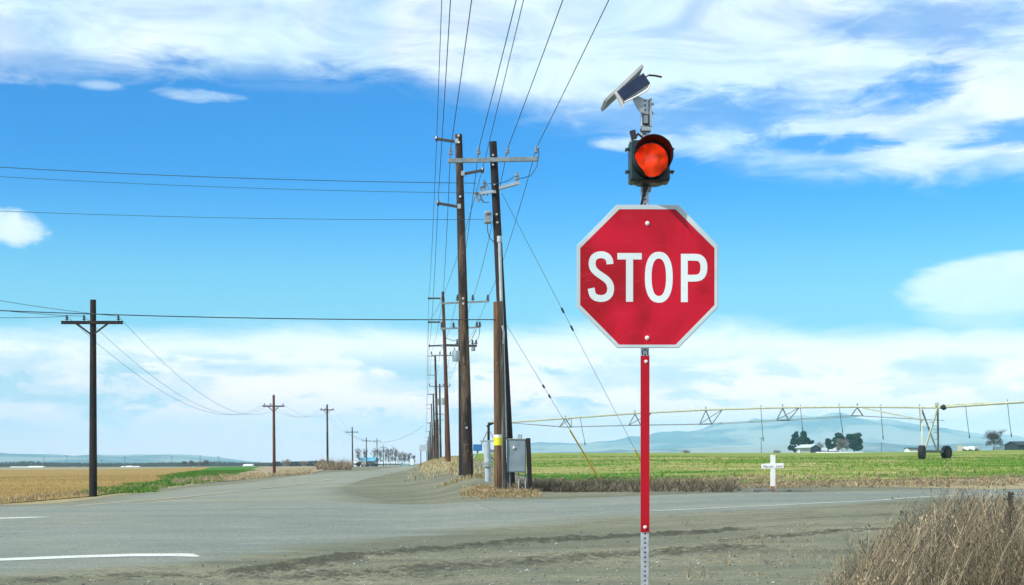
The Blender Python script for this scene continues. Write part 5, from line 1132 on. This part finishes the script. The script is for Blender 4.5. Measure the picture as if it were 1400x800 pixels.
# blue machine shed and vehicles in the middle distance
barn(494, 512, 636, 630, 625.5, 560, 10, 'bright blue gable machine shed behind the left pole row', simple('blue_siding', (.05, .28, .48), (.04, .22, .40), .6), simple('blue_roof', (.10, .38, .55), (.08, .30, .46), .5), name='shed', door=False)
barn(515, 548, 636.5, 633.6, 631.8, 620, 8, 'long pale low shed in front of the bare trees', m_wall, m_roofl, name='shed', door=False)
barn(481, 494, 636.5, 633.4, 631.2, 600, 8, 'small white low shed left of the blue machine shed', m_wht2, m_wht2, name='shed', door=False)
def car(px, Yc, colr, label, yaw=0., truck=False, name='parked_car', sc_=1.):
    x = (px-700)/F*Yc; z = h(x, Yc)+.03; r = thing(name, (x, Yc, z), label, 'truck' if truck else 'car'); Lc = 4.4*sc_; Wc = 1.8*sc_; Rz = Matrix.Rotation(yaw, 3, 'Z')
    prof = [(-.5, .25), (.5, .25), (.5, .62), (.34, .72), (.17, 1.08), (-.28, 1.1), (-.40, .78), (-.5, .74)] if not truck else [(-.5, .35), (.5, .35), (.5, .95), (.40, 1.05), (.36, 1.7), (.10, 1.72), (.08, 2.2), (-.5, 2.2)]
    mb = MB(); mb.prism([Rz @ Vector((a*Lc, -Wc/2, b_*1.35*sc_))+Vector((x, Yc, z)) for a, b_ in prof], Rz @ Vector((0, Wc, 0))); mb.build('body', colr, r, bevel=.06)
    for a in (-.3, .3):
        for s_ in (-1, 1): mb = MB(); c = Rz @ Vector((a*Lc, s_*Wc*.5, .34*sc_))+Vector((x, Yc, z)); ax = Rz @ Vector((0, .1, 0)); mb.tube([c-ax, c+ax], .34*sc_, 12); mb.build('wheel', M['rubber'], r)
    mb = MB(); c = Rz @ Vector((.02*Lc if not truck else .24*Lc, 0, 1.22*sc_ if not truck else 1.95))+Vector((x, Yc, z)); mb.box(c, (.36*Lc if not truck else .2*Lc, Wc+.02, .28*sc_), Rz); mb.build('window', simple('dark_glass', (.01, .015, .02), (.01, .012, .015), .1), r)
m_cd = simple('dark_car_paint', (.02, .03, .045), (.02, .025, .03), .3); m_cw = simple('white_car_paint', (.75, .77, .77), (.7, .72, .72), .3)
car(496, 420, m_cd, 'dark car parked left of the fifth left row pole', .3); car(507.5, 430, m_cd, 'dark pickup parked between fifth and sixth left row poles', -.3); car(502, 405, simple('grey_car', (.2, .18, .14), (.15, .13, .1), .4), 'brownish car parked in front of the blue shed', 1.2)
car(563.5, 620, m_cw, 'white truck coming down the side road beside the receding poles', R(90), True, 'truck')
# road sign seen from behind
Y = 150; x = P(576, 0, Y).x; z = h(x, Y); r = thing('road_sign', (x, Y, z), 'square grey road sign seen from behind at the left foot of the receding poles', 'road sign')
mb = MB(); mb.beam((x-.05, Y, z-.1), (x-.05, Y, zpix(609, Y)), .09, .09, (0, 1, 0)); mb.build('post', M['wood_rust'], r); mb = MB(); mb.box((x+.2, Y-.05, zpix(612.6, Y)), (.80, .03, .66)); mb.build('sign_panel', M['conduit'], r, bevel=.01)

def leaves(name, centres, cols, size, n, parent, squash=1., sliver=False, fat=0):
    size = max(size, fat*.0010)
    """crown: many small leaf faces spread through several clumps"""
    V_ = []; Fc = []; Cc_ = []; cs = np.array([c[:3] for c in centres]); rs_ = np.array([c[3] for c in centres]); w_ = rs_**2; idx = rng.choice(len(cs), n, p=w_/w_.sum())
    d = rng.normal(size=(n, 3)); d /= np.linalg.norm(d, axis=1)[:, None]; rad = rs_[idx]*rng.uniform(.35, 1.12, n)**.6; pos_ = cs[idx]+d*rad[:, None]*np.array([1, 1, squash])
    a = rng.normal(size=(n, 3)); a /= np.linalg.norm(a, axis=1)[:, None]; b = np.cross(a, rng.normal(size=(n, 3))); b /= np.linalg.norm(b, axis=1)[:, None]; s_ = size*rng.uniform(.5, 1.3, (n, 1))
    v = np.stack([pos_-a*s_, pos_+b*s_*(.12 if sliver else .6), pos_+a*s_, pos_-b*s_*(.12 if sliver else .6)], 1).reshape(-1, 3); i = np.arange(n)*4
    me = bpy.data.meshes.new(name); me.from_pydata(v.tolist(), [], np.stack([i, i+1, i+2, i+3], 1).tolist()); cols = np.array(cols)
    ct = cols[rng.integers(0, len(cols), len(cs))][idx]*rng.uniform(.7, 1.35, (n, 1)); at = me.color_attributes.new('tint', 'FLOAT_COLOR', 'POINT'); q = np.ones((n*4, 4), 'f'); q[:, :3] = np.repeat(ct, 4, 0); at.data.foreach_set('color', q.ravel())
    me.materials.append(M['leaf']); o = bpy.data.objects.new(name, me); C.objects.link(o); o.parent = parent; o.matrix_parent_inverse = Matrix.Translation(parent.location).inverted(); return o
def bare(px, Y, top_py, width_px, label, colr, group=None, base_py=None, depth=5, name='bare_tree', cat='tree'):
    x = (px-700)/F*Y; z = h(x, Y)-.2; hh_ = zpix(top_py, Y)-z; wd = width_px*Y/F/2; r = thing(name, (x, Y, z), label, cat, group); tr = MB(); cr = MB(); tw = .009*hh_+.035
    def br(p, d, L, rad, lv, mb):
        q = p+d*L; mid = p+d*L*.5+Vector((random.gauss(0, .04), random.gauss(0, .04), 0))*L; mb.tube([p, mid, q], [rad, rad*.8, rad*.6], 5 if lv < 2 else 3, False, colr)
        if lv >= depth: return
        for k in range(3 if lv < 3 else 2+(random.random() < .4)):
            nd = (d+Vector((random.gauss(0, .55)*wd/(hh_*.42), random.gauss(0, .5), random.gauss(.05, .32)))).normalized(); br(p.lerp(q, random.uniform(.65, 1.)), nd, L*random.uniform(.62, .86), rad*.62, lv+1, cr)
    br(Vector((x, Y, z)), Vector((0, 0, 1)), hh_*.24, tw*1.6, 0, tr)
    # scale the crown to the wanted outline
    if cr.v:
        A = np.array(cr.v); zx = np.percentile(A[:, 2], 99.5); A[:, 2] = z+(A[:, 2]-z)*hh_/(zx-z); sx = np.percentile(np.abs(A[:, 0]-x), 98); kx = wd/max(sx, .1); k = np.clip((A[:, 2]-z)/(hh_*.25), 0, 1); A[:, 0] = x+(A[:, 0]-x-(np.median(A[A[:, 2] > z+hh_*.4, 0])-x)*k)*(1+(kx-1)*k); cr.v = [tuple(q) for q in A]
        cr.build('branches', M['leaf'], r)
        cx_, cz_ = x, z+hh_*.56; cl = []
        for k in range(26 if wd < 3.2 else 70):
            a, b2 = random.uniform(0, 6.28), random.uniform(-1, 1); rr2 = random.random()**.5; cl.append((cx_+wd*.74*rr2*math.cos(a), Y+wd*.6*rr2*math.sin(a)*math.cos(b2), cz_+hh_*.33*rr2*math.sin(b2*1.5), wd*(.30 if wd < 3.2 else .20)))
        leaves('crown', cl, [colr, tuple(q*.8 for q in colr)], .16+.010*wd, int(200*max(1, wd*wd/6)) if wd < 3.2 else 1700, r, .9, sliver=True, fat=Y)
    tr.build('trunk', M['leaf'], r)
bare(1358.5, 470, 586.5, 31, 'round bare tree standing alone on the crest at the right', (.085, .075, .075), depth=7)
gt = (.17, .15, .135)
bt = [(489.5, 560, 611, 11), (499, 620, 612, 8), (513, 600, 611.5, 12), (520, 640, 612, 9), (528, 560, 610.5, 11), (534, 600, 609.5, 10), (541, 620, 613, 9), (547, 640, 616, 9), (553, 650, 617, 9), (559, 660, 618, 8), (565, 700, 621, 7)]
for i, (px, Y, tp, wd_) in enumerate(bt): bare(px, Y, tp, wd_, ('bare tree %s from the left in the grove beyond the left pole row' % (['first', 'second']+ORD)[i]), gt, 'bare trees beyond the left pole row', depth=5)
for i, (px, Y, tp, wd_) in enumerate(((392, 520, 627, 16), (441, 420, 627, 12), (415, 600, 630, 14), (461, 430, 632, 20), (352, 700, 632, 10))): bare(px, Y, tp, wd_, ('tan leafless shrub in the weeds right of the second left row pole', 'grey leafless shrub at the left flank of the thicket', 'low grey shrub between the middle and right dark railcars', 'wide low shrub behind the roadside thicket', 'far small shrub left of the dark railcars')[i], (.24, .19, .14), depth=5, name='bare_shrub', cat='shrub')
for i, px in enumerate((252, 262, 277, 282)): bare(px, 800, 630-(i % 2)*1.5, 9, 'faint leafless tree %s of four at the far edge of the golden field' % ('first', 'second', 'third', 'last')[i], (.16, .14, .12), 'faint trees beyond the golden field', depth=4)
def conifer(clumps, Y, label, cols, trunk_px, base_py=621.5, n=2600, size=.42):
    x = (trunk_px-700)/F*Y; z = h(x, Y)-.2; r = thing('evergreen_tree', (x, Y, z), label, 'tree', 'evergreens around the far farm'); mb = MB(); top = min(c[1] for c in clumps); mb.tube([(x, Y, z), (x+.1, Y, z+(zpix(top, Y)-z)*.5), (x, Y, zpix(top+3, Y))], [.4, .28, .08], 8)
    for c in clumps[::2]: q = P(c[0], c[1], Y); mb.tube([(x, Y, z+(q.z-z)*.6), q], [.12, .04], 4)
    mb.build('trunk', M['wood_dark'], r); cl = []
    for (px, py, rp) in clumps:
        for k in range(4): cl.append(((px-700)/F*Y+random.gauss(0, rp*.35)*Y/F, Y+random.gauss(0, rp*.45)*Y/F, zpix(py, Y)+random.gauss(0, rp*.3)*Y/F, rp*Y/F*random.uniform(.6, 1.05)))
    leaves('crown', cl, cols, size, int(n*1.6), r, .8)
E1_ = [(.012, .04, .035), (.02, .055, .045), (.035, .08, .06)]; E2_ = [(.012, .045, .022), (.02, .06, .03), (.008, .028, .02)]
Yf = 705
conifer([(1089, 591, 2.2), (1087.5, 597, 4), (1084, 604, 4.5), (1091, 604, 4.5), (1083, 612, 4)], Yf, 'narrow blue green conifer at the far left of the farm trees', E1_, 1087, n=2200)
conifer([(1099, 596, 4.5), (1096, 602, 5), (1104, 602, 5.5), (1108, 605, 3.5), (1096, 608, 4)], Yf+8, 'broad dark conifer right behind the grey gable barn', E2_, 1100, n=2800)
conifer([(1132, 602.5, 3), (1131, 608, 4.2), (1135, 611, 4)], Yf+4, 'small rounded dark conifer right of the barn', E2_, 1132, n=1500)
conifer([(1146.5, 596, 4.5), (1143, 602, 4.5), (1150, 601, 4.5), (1141, 609, 3)], Yf+16, 'dark evergreen rising behind the bare bush', E2_, 1146, n=2200)
conifer([(1168, 599, 6), (1161, 600, 4.5), (1173, 605, 6), (1163, 608, 6), (1176, 612, 4.5), (1170, 612, 5)], Yf+10, 'largest broad dark green evergreen at the right of the farm', E2_, 1168, n=4200)
bare(1152, 700, 599, 21, 'pinkish grey bare bush in front of the farm evergreens', (.20, .17, .15), depth=7)
bare(1121.5, 720, 604, 11, 'faint bare tree behind the barn roof', (.26, .22, .2), depth=5)
for px, tp, lab in ((938, 616.5, 'low faint bush on the crest just right of the stop sign post'), (1063, 616.5, 'low dark bush on the crest behind the white cross')): bare(px, 690, tp, 14, lab, (.2, .2, .17), depth=5, name='bare_shrub', cat='shrub')
# long windbreak at the foot of the left hills
mb = MB()
def treeline():
    n = 9000; X = rng.uniform(-560, -150, n); Y = 1150+rng.uniform(0, 60, n); z = H(X, Y)+rng.uniform(0, 1, n)*3.0*(.5+vnoise(X, Y, 40, 5)); s_ = .9
    a = rng.uniform(0, 6.28, n); dx = np.cos(a)*s_; v = np.stack([np.stack([X-dx, Y, z], 1), np.stack([X+dx, Y, z], 1), np.stack([X, Y+.3, z+1.1], 1)], 1).reshape(-1, 3); i = np.arange(n)*3; me = bpy.data.meshes.new('windbreak'); me.from_pydata(v.tolist(), [], np.stack([i, i+1, i+2], 1).tolist())
    at = me.color_attributes.new('tint', 'FLOAT_COLOR', 'POINT'); q = np.ones((n*3, 4), 'f'); q[:, :3] = (.05, .055, .045); at.data.foreach_set('color', q.ravel()); me.materials.append(M['leaf']); o = bpy.data.objects.new('windbreak', me); C.objects.link(o); tag(o, 'dark strip of low trees along the far edge of the golden field', 'trees', None, 'stuff')
treeline()

# ------------------------------------------------------------------ haze
m = bpy.data.materials.new('haze'); m.use_nodes = True; t = m.node_tree; t.nodes.clear(); o_ = N(t, 'ShaderNodeOutputMaterial'); v = N(t, 'ShaderNodeVolumePrincipled')
v.inputs['Density'].default_value = HAZE if 'HAZE' in globals() else 1.2e-4; v.inputs['Color'].default_value = (.40, .80, 1., 1); v.inputs['Anisotropy'].default_value = -.3
t.links.new(v.outputs[0], o_.inputs['Volume'])
mb = MB(); mb.box((0, 6100, 198), (30000, 13000, 402)); hz = mb.build('haze', m); tag(hz, 'thin blue air haze over the plain', 'haze', None, 'stuff')
